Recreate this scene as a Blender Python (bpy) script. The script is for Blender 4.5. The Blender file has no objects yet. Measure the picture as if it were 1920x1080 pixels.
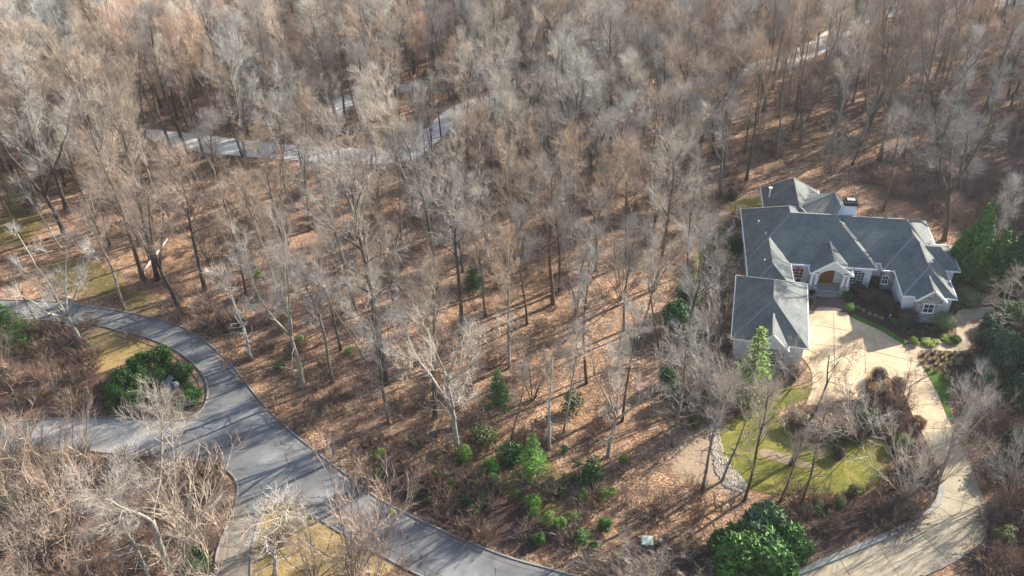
import bpy, math, random
import numpy as np
from math import sin, cos, pi, radians, sqrt
from mathutils import Vector, Matrix
from mathutils.geometry import tessellate_polygon

# ---------------------------------------------------------------- camera, sky, sun, exposure
scene = bpy.context.scene
COL = scene.collection
CAM_H = 68.0; FPX = 1600.0; TH = radians(38.1); RO = radians(-2.5)
Fv = np.array([0, cos(TH), -sin(TH)]); _R0 = np.array([1., 0, 0]); _U0 = np.cross(_R0, Fv)
Rv = _R0*cos(RO)+_U0*sin(RO); Uv = -_R0*sin(RO)+_U0*cos(RO)
CP = np.array([0, 0, CAM_H])
cam = bpy.data.cameras.new('camera'); camo = bpy.data.objects.new('camera', cam); COL.objects.link(camo)
cam.sensor_width = 36.0; cam.lens = 36.0*FPX/1920.0; cam.clip_end = 6000; cam.clip_start = .5
M3 = Matrix(((Rv[0], Uv[0], -Fv[0]), (Rv[1], Uv[1], -Fv[1]), (Rv[2], Uv[2], -Fv[2])))
camo.matrix_world = Matrix.Translation(CP) @ M3.to_4x4()
scene.camera = camo
SUN_AZ = radians(61.0); SUN_EL = radians(27.0)     # azimuth from +Y towards +X
world = bpy.data.worlds.new("World"); scene.world = world; world.use_nodes = True
wn = world.node_tree; bg = wn.nodes['Background']
sky = wn.nodes.new('ShaderNodeTexSky'); sky.sky_type = 'NISHITA'; sky.sun_disc = False
sky.sun_elevation = SUN_EL; sky.sun_rotation = SUN_AZ
wn.links.new(sky.outputs[0], bg.inputs[0]); bg.inputs[1].default_value = 0.105
sl = bpy.data.lights.new('sun', 'SUN'); sl.energy = 5.0; sl.angle = radians(0.5); sl.color = (1, .93, .82)
so = bpy.data.objects.new('sun', sl); COL.objects.link(so)
sd = Vector((sin(SUN_AZ)*cos(SUN_EL), cos(SUN_AZ)*cos(SUN_EL), sin(SUN_EL)))
so.rotation_euler = sd.to_track_quat('Z', 'Y').to_euler(); so.location = (60, 60, 120)
scene.view_settings.view_transform = 'Standard'; scene.view_settings.look = 'None'
scene.view_settings.exposure = 1.47; scene.view_settings.gamma = 1
scene.cycles.max_bounces = 6; scene.cycles.diffuse_bounces = 3

def G(x, y, z=0.0):                                  # photo pixel -> point at height z
    d = Fv*FPX+Rv*(x-960)-Uv*(y-540)
    p = CP+d*(z-CAM_H)/d[2]
    return Vector((p[0], p[1], p[2]))
def PX(x, y, z=0.0):
    v = np.array([x, y, z])-CP; w = v@Fv
    return (960+FPX*(v@Rv)/w, 540-FPX*(v@Uv)/w) if w > 1 else (1e6, 1e6)
def PXN(p):
    v = p-CP; w = np.maximum(v@Fv, 1e-3)
    return 960+FPX*(v@Rv)/w, 540-FPX*(v@Uv)/w
def inpoly(px, py, poly):
    px = np.asarray(px, float); py = np.asarray(py, float); r = np.zeros(px.shape, bool); n = len(poly)
    for i in range(n):
        x1, y1 = poly[i]; x2, y2 = poly[(i+1) % n]
        if y1 == y2: continue
        c = ((y1 > py) != (y2 > py)) & (px < (x2-x1)*(py-y1)/(y2-y1)+x1)
        r ^= c
    return r
def smooth(pts, n=6, closed=False):
    out = []; N = len(pts)
    rng_ = range(N if closed else N-1)
    for i in rng_:
        if closed: p0, p1, p2, p3 = (pts[(i+k-1) % N] for k in range(4))
        else: p0, p1, p2, p3 = pts[max(i-1, 0)], pts[i], pts[i+1], pts[min(i+2, N-1)]
        for k in range(n):
            t = k/n
            out.append(tuple(.5*((2*p1[j])+(-p0[j]+p2[j])*t+(2*p0[j]-5*p1[j]+4*p2[j]-p3[j])*t*t+(-p0[j]+3*p1[j]-3*p2[j]+p3[j])*t**3) for j in range(len(p1))))
    if not closed: out.append(tuple(pts[-1]))
    return out

# ---------------------------------------------------------------- materials
class NT:
    def __init__(s, name, rough=.9, spec=.2):
        s.m = bpy.data.materials.new(name); s.m.use_nodes = True; s.t = s.m.node_tree
        s.b = s.t.nodes['Principled BSDF']; s.b.inputs['Roughness'].default_value = rough
        s.b.inputs['Specular IOR Level'].default_value = spec
    def n(s, typ, **kw):
        nd = s.t.nodes.new(typ)
        for k, v in kw.items():
            setattr(nd, k, v)
        return nd
    def l(s, a, b): s.t.links.new(a, b)
    def pos(s):
        return s.n('ShaderNodeNewGeometry').outputs['Position']
    def obj(s):
        return s.n('ShaderNodeTexCoord').outputs['Object']
    def noise(s, vec, scale, detail=4, rough=.6, dist=0):
        nd = s.n('ShaderNodeTexNoise'); nd.inputs['Scale'].default_value = scale; nd.inputs['Detail'].default_value = detail
        nd.inputs['Roughness'].default_value = rough; nd.inputs['Distortion'].default_value = dist
        s.l(vec, nd.inputs['Vector']); return nd.outputs['Fac']
    def ramp(s, fac, stops):
        nd = s.n('ShaderNodeValToRGB'); e = nd.color_ramp.elements
        while len(e) < len(stops): e.new(.5)
        for q, (p, c) in zip(e, stops): q.position = p; q.color = (*c, 1)
        s.l(fac, nd.inputs[0]); return nd.outputs[0]
    def mix(s, a, b, fac, blend='MIX'):
        nd = s.n('ShaderNodeMix'); nd.data_type = 'RGBA'; nd.blend_type = blend
        for v, i in ((fac, 0), (a, 6), (b, 7)):
            if isinstance(v, (int, float)): nd.inputs[i].default_value = v
            elif isinstance(v, tuple): nd.inputs[i].default_value = (*v, 1)
            else: s.l(v, nd.inputs[i])
        return nd.outputs[2]
    def col(s, c):
        if isinstance(c, tuple): s.b.inputs['Base Color'].default_value = (*c, 1)
        else: s.l(c, s.b.inputs['Base Color'])
    def bump(s, h, strength=.4, dist=.05):
        nd = s.n('ShaderNodeBump'); nd.inputs['Strength'].default_value = strength; nd.inputs['Distance'].default_value = dist
        s.l(h, nd.inputs['Height']); s.l(nd.outputs[0], s.b.inputs['Normal'])

def simple(name, c, var=.25, scale=3, rough=.85, spec=.2, bump=0, local=False):
    t = NT(name, rough, spec); v = t.obj() if local else t.pos()
    f = t.noise(v, scale, 5)
    t.col(t.ramp(f, [(.25, tuple(x*(1-var) for x in c)), (.75, tuple(min(1, x*(1+var)) for x in c))]))
    if bump: t.bump(f, bump, .03)
    return t.m

M = {}
def mat_ground():
    t = NT('leaf litter', .95, .1); p = t.pos()
    vor = t.n('ShaderNodeTexVoronoi'); vor.inputs['Scale'].default_value = 9.5; vor.inputs['Randomness'].default_value = 1
    wv = t.n('ShaderNodeTexNoise'); wv.inputs['Scale'].default_value = 3.; t.l(p, wv.inputs['Vector'])
    wp = t.mix(p, wv.outputs['Color'], .08); t.l(wp, vor.inputs['Vector'])
    sep = t.n('ShaderNodeSeparateColor'); t.l(vor.outputs['Color'], sep.inputs[0])
    leaf = t.ramp(sep.outputs[0], [(.0, (.055, .034, .027)), (.22, (.155, .083, .048)), (.45, (.285, .158, .086)), (.7, (.41, .25, .145)), (.88, (.53, .375, .245)), (1, (.68, .53, .39))])
    big = t.noise(p, .09, 5, .6)
    mid = t.noise(p, .7, 5, .65)
    c = t.mix(leaf, (.28, .15, .078), t.ramp(big, [(.35, (0, 0, 0)), (.7, (.6, .6, .6))]))
    c = t.mix(c, (.11, .07, .05), t.ramp(mid, [(.38, (.8, .8, .8)), (.52, (0, 0, 0))]))
    damp = t.noise(p, .15, 7, .75, 1.2); c = t.mix(c, (.10, .062, .048), t.ramp(damp, [(.34, (.75, .75, .75)), (.47, (0, 0, 0))]))
    pale = t.noise(p, .28, 6, .7, .8); c = t.mix(c, (.43, .30, .205), t.ramp(pale, [(.52, (0, 0, 0)), (.68, (.4, .4, .4))]))
    # grass and moss zones, soft edged, from masks carried by the sheet
    at = t.n('ShaderNodeAttribute', attribute_name='zone'); sz = t.n('ShaderNodeSeparateColor'); t.l(at.outputs['Color'], sz.inputs[0])
    at2 = t.n('ShaderNodeAttribute', attribute_name='zone2'); s2 = t.n('ShaderNodeSeparateColor'); t.l(at2.outputs['Color'], s2.inputs[0])
    fine = t.noise(p, 5, 6, .7); fine2 = t.noise(p, 1.1, 5, .7)
    def zfac(ch, lo=.35, hi=.65):
        a = t.n('ShaderNodeMath', operation='ADD'); t.l(ch, a.inputs[0]); 
        b = t.n('ShaderNodeMath', operation='MULTIPLY_ADD'); t.l(fine2, b.inputs[0]); b.inputs[1].default_value = 1.5; b.inputs[2].default_value = -.75
        t.l(b.outputs[0], a.inputs[1]); return t.ramp(a.outputs[0], [(lo, (0, 0, 0)), (hi, (1, 1, 1))])
    c = t.mix(c, t.ramp(fine, [(.3, (.05, .05, .016)), (.5, (.115, .10, .032)), (.62, (.22, .145, .065)), (.75, (.36, .22, .115))]), zfac(sz.outputs[0], .6, 1.5))      # moss
    c = t.mix(c, t.ramp(fine, [(.3, (.20, .135, .055)), (.55, (.34, .24, .10)), (.75, (.46, .34, .17))]), zfac(sz.outputs[1]))              # dry lawn
    c = t.mix(c, t.ramp(fine, [(.3, (.035, .022, .018)), (.6, (.085, .052, .042)), (.8, (.16, .10, .08))]), zfac(sz.outputs[2]))            # mulch / dark soil
    c = t.mix(c, t.ramp(fine, [(.3, (.20, .14, .095)), (.55, (.36, .265, .18)), (.75, (.50, .39, .28))]), zfac(s2.outputs[0]))               # bare pale earth
    c = t.mix(c, t.ramp(fine, [(.3, (.09, .055, .042)), (.55, (.17, .105, .075)), (.75, (.28, .19, .14))]), zfac(s2.outputs[1]))            # brown brushy floor
    t.col(c); h = t.mix(fine, sep.outputs[1], .6); t.bump(h, .9, .08); return t.m
M['ground'] = mat_ground()
def mat_asphalt():
    t = NT('worn asphalt', .85, .3); p = t.pos()
    a = t.noise(p, .22, 4, .6, .5); b = t.noise(p, 14, 4, .7); d = t.noise(p, 1.3, 5, .7)
    c = t.ramp(a, [(.3, (.095, .098, .102)), (.5, (.15, .152, .152)), (.7, (.235, .234, .225))])
    c = t.mix(c, t.ramp(b, [(.3, (.4, .4, .4)), (.7, (.6, .6, .6))]), .5, 'OVERLAY')
    c = t.mix(c, t.ramp(d, [(.3, (.42, .42, .42)), (.7, (.58, .58, .58))]), .7, 'OVERLAY')
    vor = t.n('ShaderNodeTexVoronoi', feature='DISTANCE_TO_EDGE'); vor.inputs['Scale'].default_value = .11
    wv = t.n('ShaderNodeTexNoise'); wv.inputs['Scale'].default_value = .6; wv.inputs['Detail'].default_value = 5; t.l(p, wv.inputs['Vector'])
    wp = t.n('ShaderNodeVectorMath', operation='MULTIPLY_ADD'); t.l(wv.outputs['Color'], wp.inputs[0]); wp.inputs[1].default_value = (3, 3, 3); t.l(p, wp.inputs[2])
    t.l(wp.outputs[0], vor.inputs['Vector'])
    c = t.mix(c, (.035, .036, .04), t.ramp(vor.outputs['Distance'], [(.0, (.9, .9, .9)), (.008, (0, 0, 0))]))
    t.col(c); t.bump(b, .25, .01); return t.m
M['asphalt'] = mat_asphalt()
def mat_conc(name, base, tile=0., rot=.18, warm=(1, .97, .9)):
    t = NT(name, .8, .25); p = t.pos()
    a = t.noise(p, .25, 5, .65, .6); b = t.noise(p, 9, 4, .7); d = t.noise(p, 1.5, 4, .7)
    lo = tuple(x*.72*w for x, w in zip(base, warm)); hi = tuple(min(.9, x*1.15) for x in base)
    c = t.ramp(a, [(.3, lo), (.52, base), (.72, hi)])
    c = t.mix(c, t.ramp(b, [(.3, (.42, .42, .42)), (.7, (.58, .58, .58))]), .5, 'OVERLAY')
    c = t.mix(c, t.ramp(d, [(.32, (.40, .38, .34)), (.6, (.52, .52, .52))]), .6, 'OVERLAY')
    t.col(c); t.bump(b, .2, .01); return t.m
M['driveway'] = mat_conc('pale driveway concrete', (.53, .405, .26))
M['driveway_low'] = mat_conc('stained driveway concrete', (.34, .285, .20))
M['old_concrete'] = mat_conc('old street concrete', (.36, .345, .32))
M['kerb'] = mat_conc('kerb concrete', (.25, .245, .225))
M['farroad'] = mat_conc('far pale road', (.68, .66, .62))
M['dirt_drive'] = mat_conc('gritty brown side drive', (.22, .19, .155))
M['path'] = mat_conc('garden path', (.40, .32, .22))
M['joint'] = simple('dark joint line', (.10, .085, .065))  # thin dark seam of gutters and driveway slabs
M['porch_paving'] = simple('brown paving', (.13, .095, .085), .35, 6)
def mat_lawn(name, a_, b_, c_):
    t = NT(name, .95, .1); p = t.pos(); a = t.noise(p, .35, 5, .7, .4); b = t.noise(p, 7, 6, .75)
    # lighter and darker streaks and tufts
    mp = t.n('ShaderNodeMapping'); mp.inputs['Rotation'].default_value = (0, 0, -.9); mp.inputs['Scale'].default_value = (.5, 4, 1); t.l(p, mp.inputs[0])
    s = t.noise(mp.outputs[0], 1.2, 5, .7)
    c = t.mix(t.ramp(a, [(.3, a_), (.55, b_), (.72, c_)]), t.ramp(b, [(.3, (.3, .3, .3)), (.7, (.68, .68, .68))]), .8, 'OVERLAY')
    c = t.mix(c, t.ramp(s, [(.35, (.36, .38, .3)), (.65, (.62, .6, .5))]), .7, 'OVERLAY')
    t.col(c); t.bump(b, .8, .06); return t.m
M['lawn'] = mat_lawn('yellow green lawn', (.085, .10, .022), (.18, .17, .042), (.33, .25, .095))
M['lawn_strip'] = mat_lawn('green lawn strip', (.05, .10, .018), (.085, .15, .028), (.14, .19, .04))
def mat_shingle():
    t = NT('grey shingles', .9, .15); p = t.obj()
    a = t.noise(p, .5, 4, .6); b = t.noise(p, 6, 3, .6)
    mp = t.n('ShaderNodeMapping'); mp.inputs['Scale'].default_value = (1.6, 1.6, 5.5); t.l(p, mp.inputs[0])
    v = t.n('ShaderNodeTexVoronoi'); v.inputs['Scale'].default_value = 2.4; t.l(mp.outputs[0], v.inputs['Vector'])
    sp = t.n('ShaderNodeSeparateColor'); t.l(v.outputs['Color'], sp.inputs[0])
    sx = t.n('ShaderNodeSeparateXYZ'); t.l(p, sx.inputs[0])
    w = t.n('ShaderNodeMath', operation='FRACT'); mu = t.n('ShaderNodeMath', operation='MULTIPLY'); t.l(sx.outputs[2], mu.inputs[0]); mu.inputs[1].default_value = 7.; t.l(mu.outputs[0], w.inputs[0])
    c = t.ramp(a, [(.3, (.115, .135, .135)), (.7, (.195, .20, .18))])
    c = t.mix(c, t.ramp(sp.outputs[0], [(0, (.40, .40, .40)), (1, (.60, .60, .60))]), .8, 'OVERLAY')
    st = t.noise(p, 1.4, 6, .75, 1.5); c = t.mix(c, (.10, .10, .095), t.ramp(st, [(.56, (0, 0, 0)), (.72, (.45, .45, .45))]))
    c = t.mix(c, (.06, .062, .066), t.ramp(w.outputs[0], [(.0, (.5, .5, .5)), (.18, (0, 0, 0))]))
    t.col(c); t.bump(b, .3, .02); return t.m
M['shingle'] = mat_shingle()
M['ridge'] = simple('ridge shingles', (.23, .225, .21), .2, 5, local=True)
M['white'] = simple('white trim paint', (.78, .78, .76), .05, 2, .6, .4)
M['stucco'] = simple('pale stucco', (.66, .68, .70), .08, 1.2, .9, .2, .1)
def mat_stone():
    t = NT('stacked stone', .9, .2); p = t.obj()
    mp = t.n('ShaderNodeMapping'); mp.inputs['Scale'].default_value = (1.7, 1.7, 5); t.l(p, mp.inputs[0])
    v = t.n('ShaderNodeTexVoronoi'); v.inputs['Scale'].default_value = 1.6; v.distance = 'CHEBYCHEV'; t.l(mp.outputs[0], v.inputs['Vector'])
    sp = t.n('ShaderNodeSeparateColor'); t.l(v.outputs['Color'], sp.inputs[0])
    c = t.ramp(sp.outputs[0], [(0, (.20, .18, .165)), (.4, (.33, .31, .29)), (.75, (.46, .44, .42)), (1, (.58, .57, .55))])
    e = t.n('ShaderNodeTexVoronoi', feature='DISTANCE_TO_EDGE'); e.inputs['Scale'].default_value = 1.6; t.l(mp.outputs[0], e.inputs['Vector'])
    c = t.mix(c, (.12, .11, .10), t.ramp(e.outputs['Distance'], [(.0, (.9, .9, .9)), (.07, (0, 0, 0))]))
    t.col(c); t.bump(e.outputs['Distance'], .6, .03); return t.m
M['stone'] = mat_stone()
M['glass'] = simple('dark window glass', (.025, .03, .035), .3, 1, .08, .6)
M['red_reflection'] = simple('window glass with painted red reflection', (.22, .035, .03), .5, 2.5, .15, .5)  # red reflection painted into the pane colour
M['door_wood'] = simple('brown door wood', (.22, .09, .035), .35, 4, .5, .3)
M['black'] = simple('black metal', (.02, .021, .024), .2, 3, .5, .4)
M['metalgrey'] = simple('grey metal', (.32, .33, .33), .12, 4, .5, .4)
M['plastic_green'] = simple('pale green painted steel', (.40, .52, .44), .1, 5, .6, .3, local=True)
M['dark_green'] = simple('dark green painted steel', (.03, .10, .06), .2, 5, .6, .3, local=True)
M['bright_green'] = simple('mint green painted metal', (.22, .55, .36), .12, 5, .55, .3, local=True)
M['wood_post'] = simple('weathered wood', (.30, .24, .18), .25, 8, local=True)
M['rock'] = simple('grey blue boulder stone', (.13, .155, .175), .45, 2.2, .9, .2, .8, local=True)
M['redstone'] = simple('red brown rubble', (.30, .13, .08), .4, 3, local=True)
M['log'] = simple('fallen pale wood', (.50, .40, .30), .25, 5, local=True)
M['darklog'] = simple('rotting log', (.17, .125, .095), .4, 4, local=True)

def mat_bark(name='tree bark'):
    t = NT(name, .95, .1); p = t.obj(); oi = t.n('ShaderNodeObjectInfo')
    mp = t.n('ShaderNodeMapping'); mp.inputs['Scale'].default_value = (4, 4, .8); t.l(p, mp.inputs[0])
    a = t.noise(mp.outputs[0], 2.2, 5, .7)
    lich = t.noise(p, .55, 4, .6)
    c = t.ramp(a, [(.3, (.48, .46, .43)), (.7, (1.3, 1.28, 1.22))])
    c = t.mix(oi.outputs['Color'], c, 1., 'MULTIPLY')
    c = t.mix(c, (.42, .44, .38), t.ramp(lich, [(.55, (0, 0, 0)), (.72, (.45, .45, .45))]))
    t.col(c); t.bump(a, .5, .05); return t.m
M['bark'] = mat_bark()
def mat_twig():
    t = NT('bare twigs', .9, .1); oi = t.n('ShaderNodeObjectInfo')
    r = t.ramp(oi.outputs['Random'], [(0, (.88, .88, .88)), (.35, (1., .98, .95)), (.7, (1.1, 1.03, .96)), (1, (1.12, 1.0, .9))])
    c = t.mix(oi.outputs['Color'], r, 1., 'MULTIPLY')
    p = t.obj(); a = t.noise(p, .4, 3, .6)
    c = t.mix(c, t.ramp(a, [(.3, (.36, .36, .36)), (.7, (.62, .62, .62))]), .8, 'OVERLAY')
    t.col(c); return t.m
M['twig'] = mat_twig()
def mat_leaf(name):
    t = NT(name, .6, .25); oi = t.n('ShaderNodeObjectInfo'); at = t.n('ShaderNodeAttribute', attribute_name='tint')
    c = t.mix(oi.outputs['Color'], at.outputs['Color'], 1., 'MULTIPLY')
    t.col(c); return t.m
M['leaf'] = mat_leaf('foliage')

# ---------------------------------------------------------------- mesh helpers
def link(name, me, mat=None, parent=None, loc=(0, 0, 0)):
    o = bpy.data.objects.new(name, me); COL.objects.link(o)
    if parent is not None: o.parent = parent
    o.location = loc
    if mat is not None and me is not None and not me.materials: me.materials.append(mat)
    return o
def tag(o, label=None, cat=None, group=None, kind=None):
    if label: o['label'] = label
    if cat: o['category'] = cat
    if group: o['group'] = group
    if kind: o['kind'] = kind
    return o
def empty(name, label, cat, loc=(0, 0, 0), rz=0, group=None):
    o = bpy.data.objects.new(name, None); COL.objects.link(o); o.location = loc; o.rotation_euler = (0, 0, rz)
    o.empty_display_size = .5
    return tag(o, label, cat, group)
class MB:
    def __init__(s): s.v = []; s.f = []
    def add(s, vs, fs):
        b = len(s.v); s.v += [tuple(v) for v in vs]; s.f += [tuple(b+i for i in f) for f in fs]; return s
    def box(s, x0, x1, y0, y1, z0, z1, rot=None, ctr=None):
        vs = [Vector((x, y, z)) for z in (z0, z1) for x, y in ((x0, y0), (x1, y0), (x1, y1), (x0, y1))]
        if rot is not None:
            c = ctr or Vector(((x0+x1)/2, (y0+y1)/2, (z0+z1)/2)); vs = [rot @ (v-c)+c for v in vs]
        return s.add(vs, [(0, 3, 2, 1), (4, 5, 6, 7), (0, 1, 5, 4), (1, 2, 6, 5), (2, 3, 7, 6), (3, 0, 4, 7)])
    def bar(s, a, b, w, h, up=Vector((0, 0, 1))):      # box along a-b
        a = Vector(a); b = Vector(b); d = (b-a).normalized(); x = d.cross(up)
        if x.length < 1e-4: x = d.cross(Vector((1, 0, 0)))
        x.normalize(); z = x.cross(d)
        vs = [p+x*sx*w/2+z*sz*h/2 for p in (a, b) for sx, sz in ((-1, -1), (1, -1), (1, 1), (-1, 1))]
        return s.add(vs, [(0, 1, 2, 3), (7, 6, 5, 4), (0, 4, 5, 1), (1, 5, 6, 2), (2, 6, 7, 3), (3, 7, 4, 0)])
    def tube(s, pts, rad, n=6, cap=True):
        base = len(s.v); N = len(pts); u = None
        for i, p in enumerate(pts):
            p = Vector(p); d = (Vector(pts[min(i+1, N-1)])-Vector(pts[max(i-1, 0)])).normalized()
            if u is None:
                u = d.orthogonal().normalized()
            else:
                u = (u-d*u.dot(d)); u = u.normalized() if u.length > 1e-6 else d.orthogonal().normalized()
            w = d.cross(u); r = rad[i] if hasattr(rad, '__len__') else rad
            for k in range(n):
                a = 2*pi*k/n; s.v.append(tuple(p+(u*cos(a)+w*sin(a))*r))
        for i in range(N-1):
            for k in range(n):
                a = base+i*n+k; b = base+i*n+(k+1) % n; s.f.append((a, b, b+n, a+n))
        if cap:
            s.f.append(tuple(base+(N-1)*n+k for k in range(n)))
            s.f.append(tuple(base+k for k in reversed(range(n))))
        return s
    def mesh(s, name, smooth_=False):
        me = bpy.data.meshes.new(name); me.from_pydata(s.v, [], s.f); me.update()
        if smooth_: me.polygons.foreach_set('use_smooth', [True]*len(me.polygons))
        return me
    def build(s, name, mat, parent=None, smooth_=False, loc=(0, 0, 0)):
        return link(name, s.mesh(name, smooth_), mat, parent, loc)

def sheet(name, pxpoly, z, mat, label=None, cat=None, kind='structure', world=False, thick=.12, parent=None):
    pts = [Vector(p).to_3d() if world else G(*p) for p in pxpoly]
    n = len(pts); tri = tessellate_polygon([pts])
    b = MB(); vs = [(p.x, p.y, z) for p in pts]+[(p.x, p.y, z-thick) for p in pts]
    area = sum(pts[i].x*pts[(i+1) % n].y-pts[(i+1) % n].x*pts[i].y for i in range(n))
    fs = []
    for a, c, d in tri:
        A, B_, C_ = pts[a], pts[c], pts[d]
        fs.append((a, c, d) if (B_-A).cross(C_-A).z > 0 else (a, d, c))
    for i in range(n):
        j = (i+1) % n
        fs.append((i, j, n+j, n+i) if area < 0 else (j, i, n+i, n+j))
    b.add(vs, fs); o = b.build(name, mat, parent)
    if label or cat or kind: tag(o, label, cat, None, kind)
    return o
def strip(name, wpts, w, z0, z1, mat, parent=None, off=0.0):
    """a low raised band following a ground polyline; off shifts it sideways"""
    b = MB(); n = len(wpts); L = []; R_ = []
    for i, p in enumerate(wpts):
        p = Vector((p[0], p[1], 0)); a = Vector((*wpts[max(i-1, 0)][:2], 0)); c = Vector((*wpts[min(i+1, n-1)][:2], 0))
        d = (c-a).normalized(); q = Vector((-d.y, d.x, 0))
        L.append(p+q*(off+w/2)); R_.append(p+q*(off-w/2))
    vs = []
    for l_, r_ in zip(L, R_): vs += [(l_.x, l_.y, z1), (r_.x, r_.y, z1), (r_.x, r_.y, z0), (l_.x, l_.y, z0)]
    fs = []
    for i in range(n-1):
        a = i*4; c = a+4; fs += [(a, a+1, c+1, c), (a+1, a+2, c+2, c+1), (a+3, a, c, c+3)]
    fs += [(0, 3, 2, 1), (4*n-4, 4*n-3, 4*n-2, 4*n-1)]
    b.add(vs, fs); return b.build(name, mat, parent)

# ---------------------------------------------------------------- ground, roads, yard
ROAD_OUT = smooth([(-60, 560), (30, 562), (110, 566), (165, 574), (215, 581), (262, 590), (320, 604), (360, 621), (400, 650), (440, 688), (470, 726), (500, 762), (545, 806), (600, 850), (642, 882), (700, 926), (760, 960), (830, 993), (895, 1021), (959, 1045), (1020, 1062), (1080, 1078), (1180, 1100), (1300, 1120)], 4)
ROAD_IN = smooth([(-60, 598), (40, 600), (110, 604), (181, 611), (222, 622), (281, 637), (326, 657), (356, 679), (378, 703), (387, 726), (387, 745), (380, 764), (364, 779), (340, 786), (300, 786), (240, 784), (180, 783), (105, 785), (20, 790), (-80, 796)], 4)
ROAD_LOW = smooth([(-80, 852), (0, 849), (60, 846), (146, 846), (195, 851), (250, 856), (310, 859), (350, 862), (385, 868), (412, 877), (434, 893), (444, 915), (440, 945), (425, 985), (410, 1020), (403, 1050), (401, 1100)], 4)
ROAD_LOW2 = smooth([(468, 1100), (470, 1040), (480, 990), (497, 955), (522, 940), (560, 948), (620, 984), (700, 1031), (796, 1081), (880, 1120), (980, 1160)], 4)
road_px = ROAD_OUT+[(980, 1160)][:0]+list(reversed(ROAD_LOW2))+list(reversed(ROAD_LOW))+list(reversed(ROAD_IN))
DRIVE_OUT = smooth([(1586, 583), (1592, 593), (1620, 607), (1646, 618), (1669, 632), (1696, 649), (1707, 660), (1721, 677), (1731, 692), (1744, 714), (1757, 737), (1769, 768), (1792, 819), (1821, 880), (1845, 941), (1850, 978), (1841, 1007), (1817, 1031), (1780, 1055), (1727, 1079), (1660, 1105)], 4)
DRIVE_IN = [(1430, 1096)]+smooth([(1463, 1082), (1503, 1068), (1564, 1043), (1630, 1015), (1687, 990), (1727, 962), (1752, 943), (1762, 922), (1757, 890), (1744, 844), (1715, 787), (1705, 765), (1697, 744), (1688, 728), (1672, 712), (1655, 703), (1636, 698), (1625, 703), (1623, 725), (1625, 747)], 4)+smooth([(1600, 750), (1560, 753), (1507, 763)], 3)+smooth([(1520, 738), (1523, 721), (1520, 693), (1505, 672), (1488, 662), (1492, 640)], 3)+[(1500, 560), (1520, 583)]
drive_px = DRIVE_OUT+DRIVE_IN
LAWN = smooth([(1343, 833), (1350, 806), (1372, 785), (1401, 770), (1440, 738), (1470, 726), (1523, 724), (1522, 742), (1500, 752), (1462, 770), (1470, 795), (1510, 818), (1560, 826), (1625, 815), (1655, 828), (1672, 858), (1664, 888), (1625, 925), (1548, 928), (1462, 927), (1393, 911), (1357, 875)], 4, True)
FARROAD1 = smooth([(270, 243), (340, 249), (410, 257), (470, 264), (530, 271), (610, 276), (690, 279), (745, 272), (790, 248), (830, 212), (870, 192), (905, 181), (940, 172), (960, 182), (915, 201), (875, 215), (850, 236), (810, 274), (770, 300), (700, 308), (610, 305), (520, 298), (430, 291), (350, 281), (290, 266)], 4, True)
FARROAD2 = smooth([(612, 205), (640, 182), (700, 165), (770, 158), (800, 158), (800, 170), (770, 170), (710, 180), (665, 198), (632, 218)], 4, True)
FARROAD3 = smooth([(1385, 128), (1420, 116), (1475, 100), (1530, 72), (1570, 42), (1620, 14), (1700, 0), (1830, -14), (2000, -26), (2000, -2), (1880, 12), (1760, 22), (1690, 30), (1630, 42), (1590, 68), (1545, 98), (1490, 124), (1420, 138), (1390, 142)], 4, True)
HOUSE_PX = [(1355, 500), (1370, 380), (1410, 335), (1500, 310), (1620, 340), (1740, 390), (1810, 460), (1820, 560), (1800, 600), (1600, 610), (1530, 690), (1360, 690)]
YARD_PX = [(1586, 590), (1560, 520), (1800, 480), (1860, 560), (1870, 640), (1800, 720), (1860, 940), (1850, 1040), (1700, 1100), (1560, 1100), (1470, 1080), (1520, 960), (1340, 930), (1330, 800), (1380, 740), (1500, 690)]
ISLAND_PX = [(183, 640), (250, 625), (330, 660), (385, 710), (386, 760), (360, 786), (190, 786), (190, 700)]

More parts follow.
